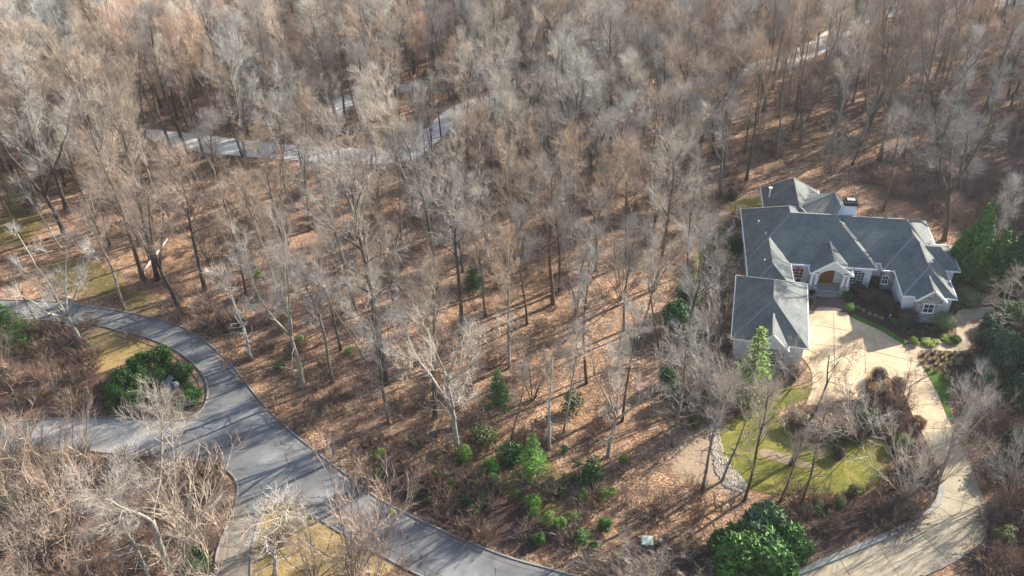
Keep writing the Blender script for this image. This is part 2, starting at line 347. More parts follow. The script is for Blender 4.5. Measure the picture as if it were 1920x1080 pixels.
zones = {  # photo-pixel polygons of ground cover
 'moss': [[(-80, 310), (20, 310), (70, 350), (95, 420), (60, 470), (-80, 470)], [(60, 490), (150, 470), (240, 500), (255, 560), (190, 570), (90, 550)], [(200, 545), (290, 540), (330, 600), (200, 590)], [(330, 600), (420, 640), (480, 720), (470, 735), (400, 655), (330, 612)], [(1300, 400), (1345, 430), (1330, 560), (1290, 560)], [(830, 960), (880, 850), (1010, 830), (1110, 900), (1060, 990)], [(1770, 760), (1840, 740), (1850, 900), (1860, 990), (1840, 940)]],
 'dry': [[(160, 608), (235, 622), (330, 665), (352, 690), (300, 690), (235, 665), (215, 700), (185, 720), (160, 660)], [(500, 925), (560, 930), (700, 1032), (810, 1090), (470, 1090), (468, 1000)], [(1500, 60), (1570, 20), (1610, 0), (1600, 40), (1540, 80)], [(300, 400), (700, 420), (640, 300), (300, 270)][:0] or [(430, 235), (520, 240), (500, 262), (420, 256)], [(1700, 655), (1800, 625), (1810, 650), (1700, 664)], [(340, 850), (430, 880), (430, 930), (360, 930)]],
 'mulch': [[(1586, 583), (1600, 597), (1646, 618), (1669, 632), (1700, 645), (1790, 636), (1800, 540), (1640, 500), (1560, 540)], [(1720, 656), (1815, 656), (1830, 700), (1790, 720), (1740, 690)], [(1480, 770), (1690, 730), (1745, 840), (1690, 860), (1650, 820), (1480, 815)], [(1640, 900), (1750, 840), (1765, 920), (1700, 970), (1620, 1000), (1480, 1060), (1520, 960)], [(1820, 590), (1900, 560), (1960, 640), (1960, 760), (1850, 740)], [(1850, 960), (1960, 900), (1960, 1090), (1740, 1090), (1850, 1020)], [(1350, 590), (1380, 590), (1370, 690), (1420, 720), (1360, 730)], [(700, 860), (860, 880), (1000, 950), (1080, 1060), (960, 1044), (830, 992), (690, 915)], [(190, 690), (380, 690), (380, 780), (190, 783)], [(1100, 1090), (1150, 1010), (1320, 1000), (1340, 1090)]],
 'bare': [[(1250, 850), (1300, 800), (1335, 790), (1345, 835), (1372, 890), (1400, 925), (1370, 935), (1320, 905), (1262, 890)], [(1325, 400), (1352, 375), (1375, 395), (1352, 440), (1325, 440)], [(1290, 300), (1370, 300), (1350, 370), (1290, 380)], [(1790, 590), (1815, 585), (1870, 585), (1870, 602), (1815, 640), (1790, 640)], [(388, 700), (380, 770), (355, 785), (345, 690)], [(620, 170), (720, 165), (760, 230), (700, 240)]],
 'brush': [[(-80, 590), (150, 610), (190, 720), (190, 785), (-80, 785)], [(-80, 850), (430, 860), (400, 1090), (-80, 1090)], [(1330, 480), (1365, 480), (1360, 720), (1330, 740), (1290, 620)], [(1850, 300), (2000, 250), (2000, 560), (1800, 460)], [(1600, 330), (1850, 330), (1850, 440), (1640, 390)]],
}
RELIEF_FLAT = [road_px, drive_px, HOUSE_PX, YARD_PX, ISLAND_PX, FARROAD1, FARROAD2, FARROAD3, LAWN]
def relief(x, y):
    return .16*np.sin(x*.31+1.3*np.sin(y*.17))*np.sin(y*.27+.9*np.sin(x*.21))+.05*np.sin(x*1.3+y*.7)*np.sin(y*1.1-x*.4)
def build_ground():
    cs = .5; x0, x1, y0, y1 = -140., 140., 22., 232.
    nx = int((x1-x0)/cs)+1; ny = int((y1-y0)/cs)+1
    X, Y = np.meshgrid(np.linspace(x0, x1, nx), np.linspace(y0, y1, ny)); X = X.ravel(); Y = Y.ravel()
    px, py = PXN(np.stack([X, Y, np.zeros_like(X)], 1))
    flat = np.zeros(X.shape)
    for q in RELIEF_FLAT: flat = np.maximum(flat, inpoly(px, py, q).astype(float))
    def blur(a, k):
        a = a.reshape(ny, nx).copy()
        for _ in range(k):
            a[1:-1] = (a[:-2]+a[1:-1]+a[2:])/3; a[:, 1:-1] = (a[:, :-2]+a[:, 1:-1]+a[:, 2:])/3
        return a.ravel()
    f2 = np.clip(blur(flat, 7)*3, 0, 1)
    edge = np.minimum(np.minimum(X-x0, x1-X), np.minimum(Y-y0, y1-Y))
    Z = relief(X, Y)*(1-f2)*np.clip(edge/6, 0, 1)-.02*f2*0
    faces = np.arange(ny*nx).reshape(ny, nx)
    quads = np.stack([faces[:-1, :-1], faces[:-1, 1:], faces[1:, 1:], faces[1:, :-1]], -1).reshape(-1, 4)
    # outer ring of the same sheet out to the horizon
    V = np.stack([X, Y, Z], 1); b = len(V)
    R2 = [(-3500, -3000), (3500, -3000), (3500, 4500), (-3500, 4500)]
    c = [0, nx-1, ny*nx-1, (ny-1)*nx]
    V = np.vstack([V, [(x, y, 0) for x, y in R2]])
    edges_ = [list(range(0, nx)), [i*nx+nx-1 for i in range(ny)], [(ny-1)*nx+i for i in range(nx-1, -1, -1)], [i*nx for i in range(ny-1, -1, -1)]]
    fl = quads.tolist()
    for k in range(4):
        e = edges_[k]; fl.append([b+k, b+(k+1) % 4]+list(reversed(e)))
    me = bpy.data.meshes.new('ground'); me.from_pydata(V.tolist(), [], fl); me.update()
    me.polygons.foreach_set('use_smooth', [True]*len(me.polygons))
    zs = {}
    for k, ps in zones.items():
        a = np.zeros(X.shape)
        for q in ps: a = np.maximum(a, inpoly(px, py, q).astype(float))
        zs[k] = np.concatenate([blur(a, 9), np.zeros(4)])
    n = len(V)
    for nm, ks in (('zone', ('moss', 'dry', 'mulch')), ('zone2', ('bare', 'brush', None))):
        at = me.color_attributes.new(nm, 'FLOAT_COLOR', 'POINT'); arr = np.ones((n, 4))
        for i, k in enumerate(ks): arr[:, i] = zs[k] if k else 0
        at.data.foreach_set('color', arr.ravel().astype(np.float32))
    o = link('ground', me, M['ground']); tag(o, kind='structure')
    tag(o, 'brown leaf-covered ground under the wood')
build_ground()
def gz(x, y):
    px, py = PX(x, y)
    return float(relief(x, y))

sheet('road', road_px, .055, M['asphalt'], 'grey asphalt street curving past the wooded lot')
# pale concrete patches in the street
OLD = smooth([(90, 786), (200, 787), (330, 790), (378, 792), (376, 800), (330, 812), (300, 835), (262, 853), (195, 848), (146, 843), (70, 843), (60, 815)], 3, True)
sheet('road_patch', OLD, .062, M['old_concrete'])
SIDE = [p for p in ROAD_LOW if p[1] > 930 and p[0] > 390]+[(470, 1100), (470, 1040), (474, 1005), (478, 985), (462, 950), (446, 930)]
sheet('side_drive', SIDE, .0585, M['dirt_drive'], 'narrow brown gritty side drive at the bottom')
def wl(pxs): return [G(*p)[:2] for p in pxs]
for nm, pl, off in (('kerb', ROAD_OUT, .12), ('kerb', ROAD_IN, .12), ('kerb', ROAD_LOW, .12), ('kerb', ROAD_LOW2, -.12)):
    w = wl(pl)
    tag(strip('kerb', w, .16, -.05, .15, M['kerb'], off=-off if pl is ROAD_OUT else off), kind='structure')
for pl, s in ((ROAD_OUT, -1), (ROAD_LOW2, 1)):
    pass
def offset_line(w, d):
    out = []
    for i, p in enumerate(w):
        a = Vector(w[max(i-1, 0)]); c = Vector(w[min(i+1, len(w)-1)]); q = (c-a).normalized(); out.append((p[0]-q.y*d, p[1]+q.x*d))
    return out
for pl, s in ((ROAD_OUT[24:], -1), (ROAD_LOW2[18:], 1), (ROAD_IN[16:44], -1)):
    tag(strip('gutter_seam', offset_line(wl(pl), s*.75), .05, 0, .0605, M['joint']), kind='structure')
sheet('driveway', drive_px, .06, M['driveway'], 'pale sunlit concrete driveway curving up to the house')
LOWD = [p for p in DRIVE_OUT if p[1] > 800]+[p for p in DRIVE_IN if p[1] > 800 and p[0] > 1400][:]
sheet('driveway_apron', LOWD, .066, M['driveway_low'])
# driveway joints
def jline(a, b, z=.071, w=.05): tag(strip('driveway_joint', [G(*a)[:2], G(*b)[:2]], w, .03, z, M['joint']), kind='structure')
for a, b in [((1563, 588), (1566, 750)), ((1519, 609), (1588, 620)), ((1519, 645), (1618, 655)), ((1621, 640), (1623, 700)), ((1618, 655), (1720, 680)), ((1690, 716), (1742, 716)), ((1706, 762), (1763, 757)), ((1725, 805), (1783, 803)), ((1742, 845), (1803, 845)), ((1757, 892), (1824, 892)), ((1762, 930), (1846, 955)), ((1752, 945), (1836, 1010)), ((1705, 980), (1780, 1054)), ((1640, 1012), (1690, 1088)), ((1570, 1043), (1600, 1090)), ((1590, 1078), (1800, 960)), ((1800, 960), (1822, 885))]:
    jline(a, b)
# stone edging of the driveway's inside bend, kerb along the outer bend
EDGE = smooth([(1765, 915), (1757, 944), (1731, 966), (1690, 994), (1632, 1019), (1566, 1047), (1505, 1072), (1450, 1092)], 5)
o = strip('stone_edging', wl(EDGE), .55, -.1, .32, M['kerb']); tag(o, 'low grey stone edging wall along the inside bend of the driveway', 'edging wall')
o = strip('driveway_kerb', wl(smooth([(1852, 978), (1843, 1009), (1819, 1033), (1782, 1057), (1730, 1081)], 5)), .14, -.05, .17, M['kerb']); tag(o, kind='structure')
sheet('lawn', LAWN, .03, M['lawn'], 'yellow green lawn inside the driveway loop')
sheet('lawn_bed', smooth([(1422, 845), (1440, 842), (1470, 851), (1500, 863), (1522, 871), (1514, 878), (1488, 875), (1450, 863), (1428, 855)], 3, True), .036, M['mulchbed'] if 'mulchbed' in M else simple('brown bark mulch', (.27, .20, .13), .4, 7, .95))
sheet('lawn_strip', [(1588, 590), (1612, 594), (1640, 606), (1666, 619), (1688, 633), (1703, 641), (1699, 650), (1669, 633), (1646, 619), (1620, 608), (1600, 598)], .035, M['lawn_strip'], 'narrow green lawn strip beside the driveway')
sheet('lawn_strip', [(1731, 686), (1750, 694), (1776, 706), (1784, 722), (1778, 750), (1786, 790), (1778, 784), (1762, 742), (1746, 714)], .035, M['lawn_strip'])
sheet('lawn_strip', [(1300, 478), (1312, 470), (1330, 440), (1340, 432), (1349, 440), (1345, 462), (1325, 480), (1312, 560), (1302, 560)], .035, M['lawn'], 'green side lawn left of the house')
sheet('lawn_strip', [(1368, 386), (1388, 375), (1424, 370), (1428, 386), (1400, 392), (1372, 398)], .035, M['lawn'])
sheet('path', smooth([(1697, 648), (1725, 641), (1760, 641), (1790, 641), (1793, 618), (1791, 596), (1800, 582), (1830, 578), (1862, 577), (1864, 592), (1835, 597), (1817, 606), (1815, 630), (1819, 652), (1794, 659), (1727, 657), (1718, 674), (1706, 659)], 3, True), .045, M['path'], 'pale garden path leaving the driveway')
sheet('porch_path', smooth([(1523, 578), (1530, 566), (1532, 552), (1576, 552), (1583, 566), (1588, 586), (1560, 583), (1524, 584)], 3, True), .066, M['porch_paving'], 'brown paved walk below the porch steps')
sheet('road', FARROAD1, .05, M['farroad'], 'pale street curving through the far wood')
sheet('road', FARROAD2, .05, M['farroad'])
sheet('road', FARROAD3, .05, M['farroad'], 'pale road at the upper right beyond the wood')

# ---------------------------------------------------------------- house
SH = 1.1026
HO = G(1525, 545, 0)*1.00511*1.0; HO.z = 0
AZ = radians(10.2)
def ez(z): return 3.29+(z-3.3)*SH          # survey height -> metres
house = empty('house', 'large grey-roofed house with pale walls and many hipped gables at the head of the driveway', 'house', (HO.x, HO.y, 0), -AZ)
class Roof(MB):
    pass
def rpt(x, y, z): return Vector((x*SH, y*SH, ez(z)))
def hip(x0, x1, y0, y1, a, b, rz, dz=0., gable_front=False, wall='stucco', walls=True, inset=.42, ax=None, base=-.3, nocap=()):
    """eave rectangle, ridge a-b (survey coords), ridge height rz. dz keeps overlapping roofs out of one plane"""
    e = 3.3+dz
    c = [rpt(x0, y0, e), rpt(x1, y0, e), rpt(x1, y1, e), rpt(x0, y1, e)]
    A = rpt(a[0], a[1], rz+dz); B = rpt(b[0], b[1], rz+dz)   # for ridge along y: A front, B back; along x: A left, B right
    along_y = abs(a[0]-b[0]) < abs(a[1]-b[1]) if ax is None else ax == 'y'
    m = MB()
    if along_y:
        m.add(c+[A, B], [(0, 1, 4), (1, 2, 5, 4), (2, 3, 5), (3, 0, 4, 5)])
        hips = [(c[0], A), (c[1], A), (A, B), (c[2], B), (c[3], B)]
    else:
        m.add(c+[A, B], [(0, 1, 5, 4), (1, 2, 5), (2, 3, 4, 5), (3, 0, 4)])
        hips = [(c[0], A), (c[3], A), (A, B), (c[1], B), (c[2], B)]
    # thickness: soffit
    lo = [v-Vector((0, 0, .16)) for v in c]
    m.add(c+lo, [(4, 7, 6, 5), (0, 4, 5, 1), (1, 5, 6, 2), (2, 6, 7, 3), (3, 7, 4, 0)])
    r = m.build('roof', M['shingle'], house)
    k = MB()
    for hi_, (p, q) in enumerate(hips):
        if hi_ in nocap: continue
        if gable_front and (p in (c[0], c[1])): continue
        k.bar(p+Vector((0, 0, .01)), q+Vector((0, 0, .01)), .2, .06)
    k.build('ridge_cap', M['ridge'], r)
    fz = MB()
    for i in range(4):
        p, q = c[i], c[(i+1) % 4]
        if gable_front and i == 0: continue
        d = (q-p).normalized(); out = Vector((d.y, -d.x, 0))
        fz.bar(p+out*.06-Vector((0, 0, .05))-d*.11, q+out*.06-Vector((0, 0, .05))+d*.11, .11, .17)
    fz.build('gutter', M['white'], r)
    if walls:
        w = MB(); i_ = inset/SH
        w.box((x0+i_)*SH, (x1-i_)*SH, (y0+i_)*SH, (y1-i_)*SH, base, 3.14)
        w.build('wall', M[wall], house)
    return r
# left block, main block, connector, right block and its two stepped wings, garage side bump, rear blocks
hip(-7.9, 1.6, .42, 11.4, (-3.1, 5.3), (-3.1, 6.7), 7.04, dz=.002, nocap=(0, 1))
hip(-7.896, 6.35, .4, 10.0, (-3.1, 5.3), (1.75, 5.3), 7.05)
hip(-7.904, -3.05, -4.6, 4.9, (-5.45, -2.3), (-5.45, 2.6), 5.2, dz=.012, nocap=(3, 4))
hip(1.2, 13.65, 1.55, 10.7, (2.5, 6.0), (9.8, 6.0), 6.5, dz=.003, nocap=(0, 1))
hip(6.93, 13.66, .25, 8., (10.3, 3.65), (10.3, 5.), 5.95, dz=.006, wall='stone', nocap=(3, 4))
hip(8.2, 13.67, -4.2, 5, (10.95, -1.5), (10.95, 3.5), 5.4, dz=.009, nocap=(3, 4))
hip(10.6, 15.2, .88, 5.9, (11.8, 3.0), (13.2, 3.0), 5.05, dz=.0)
hip(-5.1, 1.95, 6.0, 16.7, (-1.75, 7.5), (-1.75, 14.1), 6.5, dz=.007)
# rear family room turned a little towards the back
def gable_box(): pass
rr = MB()
A = rpt(2.55, 10.9, 6.7); B = rpt(-1.9, 7.7, 6.3); e1 = rpt(5.6, 11.8, 3.35); e2 = rpt(5.2, 6.2, 3.35); e3 = rpt(-1.5, 13.9, 3.9); e4 = rpt(1.0, 14.6, 3.35)
rr.add([A, B, e1, e2, e3, e4, rpt(0, 6.2, 3.3), rpt(-1.5, 8, 3.3)], [(0, 1, 6, 3), (0, 3, 2), (0, 2, 5), (0, 5, 4), (0, 4, 1), (1, 4, 7), (1, 7, 6)])
r_ = rr.build('roof', M['shingle'], house)
k = MB()
for p, q in ((A, B), (A, e1), (A, e2), (A, e4)): k.bar(p, q, .24, .08)
k.build('ridge_cap', M['ridge'], r_)
k = MB(); k.bar(e2, e1, .12, .18); k.bar(e1, e4, .12, .18); k.build('gutter', M['white'], r_)
w = MB(); w.box(1*SH, 5.0*SH, 7*SH, 11.4*SH, -.3, 3.1); w.build('wall', M['stucco'], house)
# garage wing: its own angle
gar = link('garage_wing', None, None, house)
gar.rotation_euler = (0, 0, -radians(5.6))
def place_garage():
    pass
_h = house
def gable(parent, xc, half, yf, yb, zr, ze=3.3, over=.0, wallmat='stucco', arch=False):
    """a front-facing gable: two roof slopes, white barge boards"""
    L = rpt(xc-half, yf, ze); R = rpt(xc+half, yf, ze); T = rpt(xc, yf, zr); Lb = rpt(xc-half, yb, ze); Rb = rpt(xc+half, yb, ze); Tb = rpt(xc, yb, zr)
    m = MB(); up = Vector((0, 0, .02)); dn = Vector((0, 0, -.14))
    m.add([L+up, T+up, Tb+up, Lb+up, R+up, Rb+up, L+dn, T+dn, Tb+dn, Lb+dn, R+dn, Rb+dn], [(0, 1, 2, 3), (1, 4, 5, 2), (6, 9, 8, 7), (7, 8, 11, 10), (0, 6, 7, 1), (1, 7, 10, 4), (0, 3, 9, 6), (4, 10, 11, 5)])
    r = m.build('roof', M['shingle'], parent)
    k = MB(); k.bar(T+Vector((0, 0, .05)), Tb+Vector((0, 0, .05)), .24, .07); k.build('ridge_cap', M['ridge'], r)
    b = MB(); f = Vector((0, -.05, -.03))
    b.bar(L+f, T+f, .1, .24); b.bar(R+f, T+f, .1, .24); b.bar(L+Vector((-.05, 0, -.05)), Lb+Vector((-.05, 0, -.05)), .1, .16); b.bar(R+Vector((.05, 0, -.05)), Rb+Vector((.05, 0, -.05)), .1, .16)
    b.build('barge_board', M['white'], r)
    return L, R, T
# porch
PX0, PX1 = -1.0, 3.6; pxc = 1.3; pyf = -1.1
L, R, T = gable(house, pxc, 2.3, pyf, 3.2, 5.05, 3.2)
def arch_front(parent, xc, half, y, z0, zs, zt, ahalf, az0, arise, mat, thick=.18, name='porch_arch'):
    """gable infill with an arched opening: xc,half in metres; springing z0, arch rise"""
    n = 14; m = MB(); pts = []
    for i in range(n+1):
        a = -1+2*i/n; x = xc+ahalf*a; pts.append((x, az0+arise*(1-a*a)))
    def top(x): return zt-(zt-zs)*abs(x-xc)/half
    for yy in (y, y+thick):
        pass
    vs = []; fs = []
    xs = [xc-half*.93]+[p[0] for p in pts]+[xc+half*.93]; zb = [az0]+[p[1] for p in pts]+[az0]
    for x, z in zip(xs, zb):
        t = max(top(x)-.08, z+.02); vs += [(x, y, z), (x, y, t), (x, y+thick, z), (x, y+thick, t)]
    for i in range(len(xs)-1):
        a = i*4; b = a+4; fs += [(a, b, b+1, a+1), (a+3, b+3, b+2, a+2), (a, a+2, b+2, b)]
    m.add(vs, fs); return m.build(name, mat, parent)
arch_front(house, pxc*SH, 2.3*SH, (pyf+.25)*SH, 0, ez(3.25), ez(5.0), 1.45*SH, 2.75, .95, M['stucco'])
# gable panel above the arch, darker returns at both feet
for s in (-1, 1):
    cx = (pxc+s*1.72)*SH
    m = MB(); m.box(cx-.5, cx+.5, (pyf+.2)*SH, (pyf+.75)*SH, 3.0, 3.12); m.build('beam', M['white'], house)
    m = MB(); zc = 3.12
    m.add([(cx-.45, (pyf+.2)*SH, zc), (cx+.45, (pyf+.2)*SH, zc), (cx-s*.2, (pyf+.42)*SH, zc+.62), (cx-.45, (pyf+.7)*SH, zc), (cx+.45, (pyf+.7)*SH, zc)], [(0, 1, 2), (1, 4, 2), (4, 3, 2), (3, 0, 2)])
    m.build('roof_return', M['shingle'], house)
    ped = MB(); y0 = (pyf+.35)*SH
    ped.box(cx-.55, cx+.55, y0-.28, y0+.55, -.1, 1.15); ped.box(cx-.6, cx+.6, y0-.33, y0+.6, 1.15, 1.25)
    ped.build('column_base', M['stone'], house)
    for t in (-.27, .27):
        c = MB(); bz, tz = 1.25, 3.0
        for dx0, dx1 in ((.19, .14),):
            vs = [(cx+t+sx*dx0, y0+.12+sy*dx0, bz) for sx, sy in ((-1, -1), (1, -1), (1, 1), (-1, 1))]+[(cx+t+sx*dx1, y0+.12+sy*dx1, tz) for sx, sy in ((-1, -1), (1, -1), (1, 1), (-1, 1))]
            c.add(vs, [(0, 1, 5, 4), (1, 2, 6, 5), (2, 3, 7, 6), (3, 0, 4, 7)])
        c.build('column', M['stucco'], house)
m = MB(); m.box(-.2*SH, 2.85*SH, -.9*SH, 1.2*SH, -.1, .48); m.build('porch_floor', M['metalgrey'], house)
m = MB()
for i, (w_, d_) in enumerate(((1.6, .35), (1.75, .72), (1.95, 1.1))):
    n = 10; zt = .34-.15*i; z_ = -.1; vs = []
    xs = [pxc*SH-w_*SH*1.0+2*w_*SH*j/n for j in range(n+1)]
    yb = -.9*SH+.02*i
    fr = [(x, -.9*SH-d_*.55-d_*.45*(1-((x-pxc*SH)/(w_*SH))**2)) for x in xs]
    b = len(m.v)
    ring = fr+[(xs[-1], yb), (xs[0], yb)]; N = len(ring)
    m.add([(x, y, zt) for x, y in ring]+[(x, y, z_) for x, y in ring], [tuple(range(N))]+[(j, N+j, N+(j+1) % N, (j+1) % N) for j in range(N)])
m.build('porch_steps', M['kerb'], house)
m = MB(); m.box(.55*SH, 2.05*SH, 1.25*SH-.55, 1.25*SH-.45, .48, 2.9)
d = m.build('front_door', M['door_wood'], house); m = MB(); m.tube([(1.9*SH, 1.25*SH-.6, 1.4), (1.9*SH, 1.25*SH-.6, 1.65)], .03, 5); m.build('handle', M['black'], d)
m = MB(); m.box(.45*SH, 2.15*SH, .35, .75, .48, .58); m.build('door_mat', simple('tan door mat', (.42, .28, .10), .2, 6), house)
for s_ in (-1, 1):                                     # walls either side of the recessed door
    x_ = pxc*SH+s_*1.55*SH; m = MB(); m.box(x_-.12, x_+.12, -.1, 1.2*SH, .3, 3.1); m.build('wall', M['stucco'], house)
def window(parent, x, y, z0, z1, w, face='front', cols=3, rows=3, arch=.0, glass='glass', yaw=0, frame=.09):
    """x,y centre in metres on the wall plane; face front = -Y, left = -X, right = +X"""
    r = bpy.data.objects.new('window', None); COL.objects.link(r); r.parent = parent; r.location = (x, y, 0)
    r.rotation_euler = (0, 0, {'front': 0, 'left': -pi/2, 'right': pi/2}[face])
    g = MB(); n = 8; base = []
    top = [(w/2*(-1+2*i/n), z1+arch*(1-(-1+2*i/n)**2)) for i in range(n+1)]
    pts = [(-w/2, z0)]+top+[(w/2, z0)]
    g.add([(px, -.03, pz) for px, pz in pts]+[(px, .02, pz) for px, pz in pts], [tuple(range(len(pts)))[::-1]]); g.build('pane', M[glass], r)
    f = MB()
    for (ax_, az_), (bx, bz) in zip(pts, pts[1:]+pts[:1]): f.bar((ax_, -.06, az_), (bx, -.06, bz), frame, .08)
    for i in range(1, cols): f.bar((-w/2+w*i/cols, -.055, z0), (-w/2+w*i/cols, -.055, z1+arch*.8), .05, .04)
    for i in range(1, rows+1): zz = z0+(z1-z0)*i/rows; f.bar((-w/2, -.055, zz), (w/2, -.055, zz), .05, .04)
    f.build('frame', M['white'], r)
    s = MB(); s.box(-w/2-.12, w/2+.12, -.16, 0, z0-.14, z0-.05); s.build('sill', M['white'], r)
    return r
wy = (.4+.42/SH)*SH
window(house, -2.05*SH, wy, .95, 2.35, 1.55, glass='red_reflection', cols=3, arch=.35)
window(house, 4.55*SH, wy, .75, 2.35, 1.7, cols=4, rows=4, arch=.3)
window(house, 7.55*SH, (.25+.42/SH)*SH, 1., 2.2, .7, cols=2, rows=2)
# right wing front: stone bay with its own gable
L, R, T = gable(house, 10.95, 1.55, -4.95, -1.6, 4.75, 3.3)
m = MB(); byf = -4.95*SH+.28
m.add([((10.95-1.25)*SH, byf, -.4), ((10.95+1.25)*SH, byf, -.4), ((10.95+1.25)*SH, byf, 3.35), (10.95*SH, byf, ez(4.7)), ((10.95-1.25)*SH, byf, 3.35), ((10.95-1.25)*SH, byf+1.1, -.4), ((10.95+1.25)*SH, byf+1.1, -.4), ((10.95+1.25)*SH, byf+1.1, 3.35), ((10.95-1.25)*SH, byf+1.1, 3.35)],
      [(0, 1, 2, 3, 4), (0, 4, 8, 5), (1, 6, 7, 2)])
m.build('stone_bay', M['stone'], house)
m = MB(); m.box((10.95-1.32)*SH, (10.95+1.32)*SH, byf-.14, byf+1.1, -.4, 1.15); m.box((10.95-1.38)*SH, (10.95+1.38)*SH, byf-.2, byf+1.1, 1.15, 1.27); m.build('stone_plinth', M['stone'], house)
window(house, 10.95*SH, byf, 1.5, 2.7, 1.15, cols=2, rows=2, arch=.25)
m = MB(); m.box(10.95*SH-.72, 10.95*SH+.72, byf-.05, byf-.002, 2.68, 2.78); m.build('lintel', M['white'], house)
window(house, (8.2+.42/SH)*SH, -3.0*SH, 1.1, 2.5, .7, 'left', 2, 2)
window(house, 12.9*SH, (-4.2+.42/SH)*SH, 1.1, 2.4, .01, 'front', 1, 1) if 0 else None
# garage wing, turned about 5.6 degrees against the main block
gar.location = (0, 0, 0)
house_save = house
def in_garage():
    global house
    house = gar
    hip(-8.88, -1.33, -14.15, -3.34, (-5.12, -10.4), (-5.12, -7.1), 6.12, dz=.02)
    L, R, T = gable(gar, -5.0, 1.75, -15.0, -11.6, 5.2, 3.3)
    y = -14.75*SH
    m = MB(); m.add([(-6.5*SH, y, -.3), (-3.5*SH, y, -.3), (-3.5*SH, y, 3.32), (-5.*SH, y, ez(5.05)), (-6.5*SH, y, 3.32), (-6.5*SH, y+1.2, -.3), (-3.5*SH, y+1.2, -.3), (-3.5*SH, y+1.2, 3.3), (-6.5*SH, y+1.2, 3.3)], [(0, 1, 2, 3, 4), (0, 4, 8, 5), (1, 6, 7, 2)])
    m.build('stone_bay', M['stone'], gar)
    m = MB(); m.add([(-6.5*SH, y-.03, 3.25), (-3.5*SH, y-.03, 3.25), (-5*SH, y-.03, ez(5.0))], [(0, 1, 2)]); m.add([(-6.5*SH, y-.03, 3.15), (-3.5*SH, y-.03, 3.15), (-3.5*SH, y-.03, 3.25), (-6.5*SH, y-.03, 3.25)], [(0, 1, 2, 3)]); m.build('gable_panel', M['stucco'], gar)
    window(gar, -5*SH, y, .9, 2.5, 1.7, cols=3, rows=4, arch=.3)
    xr = (-1.33-.42/SH)*SH
    for yy in (-11.9, -9.0, -6.2):
        m = MB(); m.box(xr-.01, xr+.05, yy*SH-1.25, yy*SH+1.25, .02, 2.35)
        for i in range(1, 4): m.box(xr+.05, xr+.075, yy*SH-1.22, yy*SH+1.22, .02+i*.58-.03, .02+i*.58+.02)
        d = m.build('garage_door', simple('garage door paint', (.60, .58, .54), .08, 2), gar)
        m = MB(); m.bar((xr+.06, yy*SH-1.3, 0), (xr+.06, yy*SH-1.3, 2.45), .12, .06); m.bar((xr+.06, yy*SH+1.3, 0), (xr+.06, yy*SH+1.3, 2.45), .12, .06); m.bar((xr+.06, yy*SH-1.36, 2.45), (xr+.06, yy*SH+1.36, 2.45), .12, .06); m.build('door_frame', M['white'], d)
    house = house_save
in_garage()
# chimney
cx, cy = 3.55*SH, 6.9*SH
m = MB()
def frus(m, cx, cy, w0, d0, w1, d1, z0, z1):
    vs = [(cx+sx*w0/2, cy+sy*d0/2, z0) for sx, sy in ((-1, -1), (1, -1), (1, 1), (-1, 1))]+[(cx+sx*w1/2, cy+sy*d1/2, z1) for sx, sy in ((-1, -1), (1, -1), (1, 1), (-1, 1))]
    m.add(vs, [(0, 1, 5, 4), (1, 2, 6, 5), (2, 3, 7, 6), (3, 0, 4, 7), (4, 5, 6, 7)])
frus(m, cx, cy, 2.3, 1.7, 1.55, 1.25, 5, 7.4); frus(m, cx, cy, 1.55, 1.25, 1.5, 1.2, 7.4, 8.1)
ch = m.build('chimney', M['stucco'], house)
m = MB()
for x0, x1, y0, y1 in ((-.8, .8, -.65, -.53), (-.8, .8, .53, .65), (-.8, -.68, -.53, .53), (.68, .8, -.53, .53)): m.box(cx+x0, cx+x1, cy+y0, cy+y1, 8.1, 8.62)
m.box(cx-.7, cx+.7, cy-.55, cy+.55, 8.1, 8.14)
cap = m.build('chimney_cap', M['black'], ch)
m = MB(); m.tube([(cx-.28, cy, 8.1), (cx-.28, cy, 8.75)], .16, 8); m.tube([(cx+.28, cy, 8.1), (cx+.28, cy, 8.75)], .16, 8); m.box(cx-.5, cx+.5, cy-.3, cy+.3, 8.72, 8.77); m.build('flue', M['metalgrey'], cap)
# roof vents
for x, y, z, h in ((-4.6, 12.6, 4.8, 1.1), (-6.3, 6.6, 4.6, .35), (-5.75, 3.6, 4.9, .5), (-6.2, -1.2, 4.4, .55), (12.6, 4.6, 4.5, .4)):
    m = MB(); p = rpt(x, y, z-.3); m.tube([p, p+Vector((0, 0, h+.3))], .09, 7)
    if h > 1: m.tube([p+Vector((0, 0, h+.3)), p+Vector((0, 0, h+.42))], .26, 9)
    m.build('roof_vent', M['white'], house)
# downpipes at corners
for x, y in ((6.0, .75), (8.55, -3.8), (13.35, -3.85)):
    m = MB(); m.tube([(x*SH, y*SH, 0), (x*SH, y*SH, 3.1)], .05, 6); m.build('downpipe', M['white'], house)
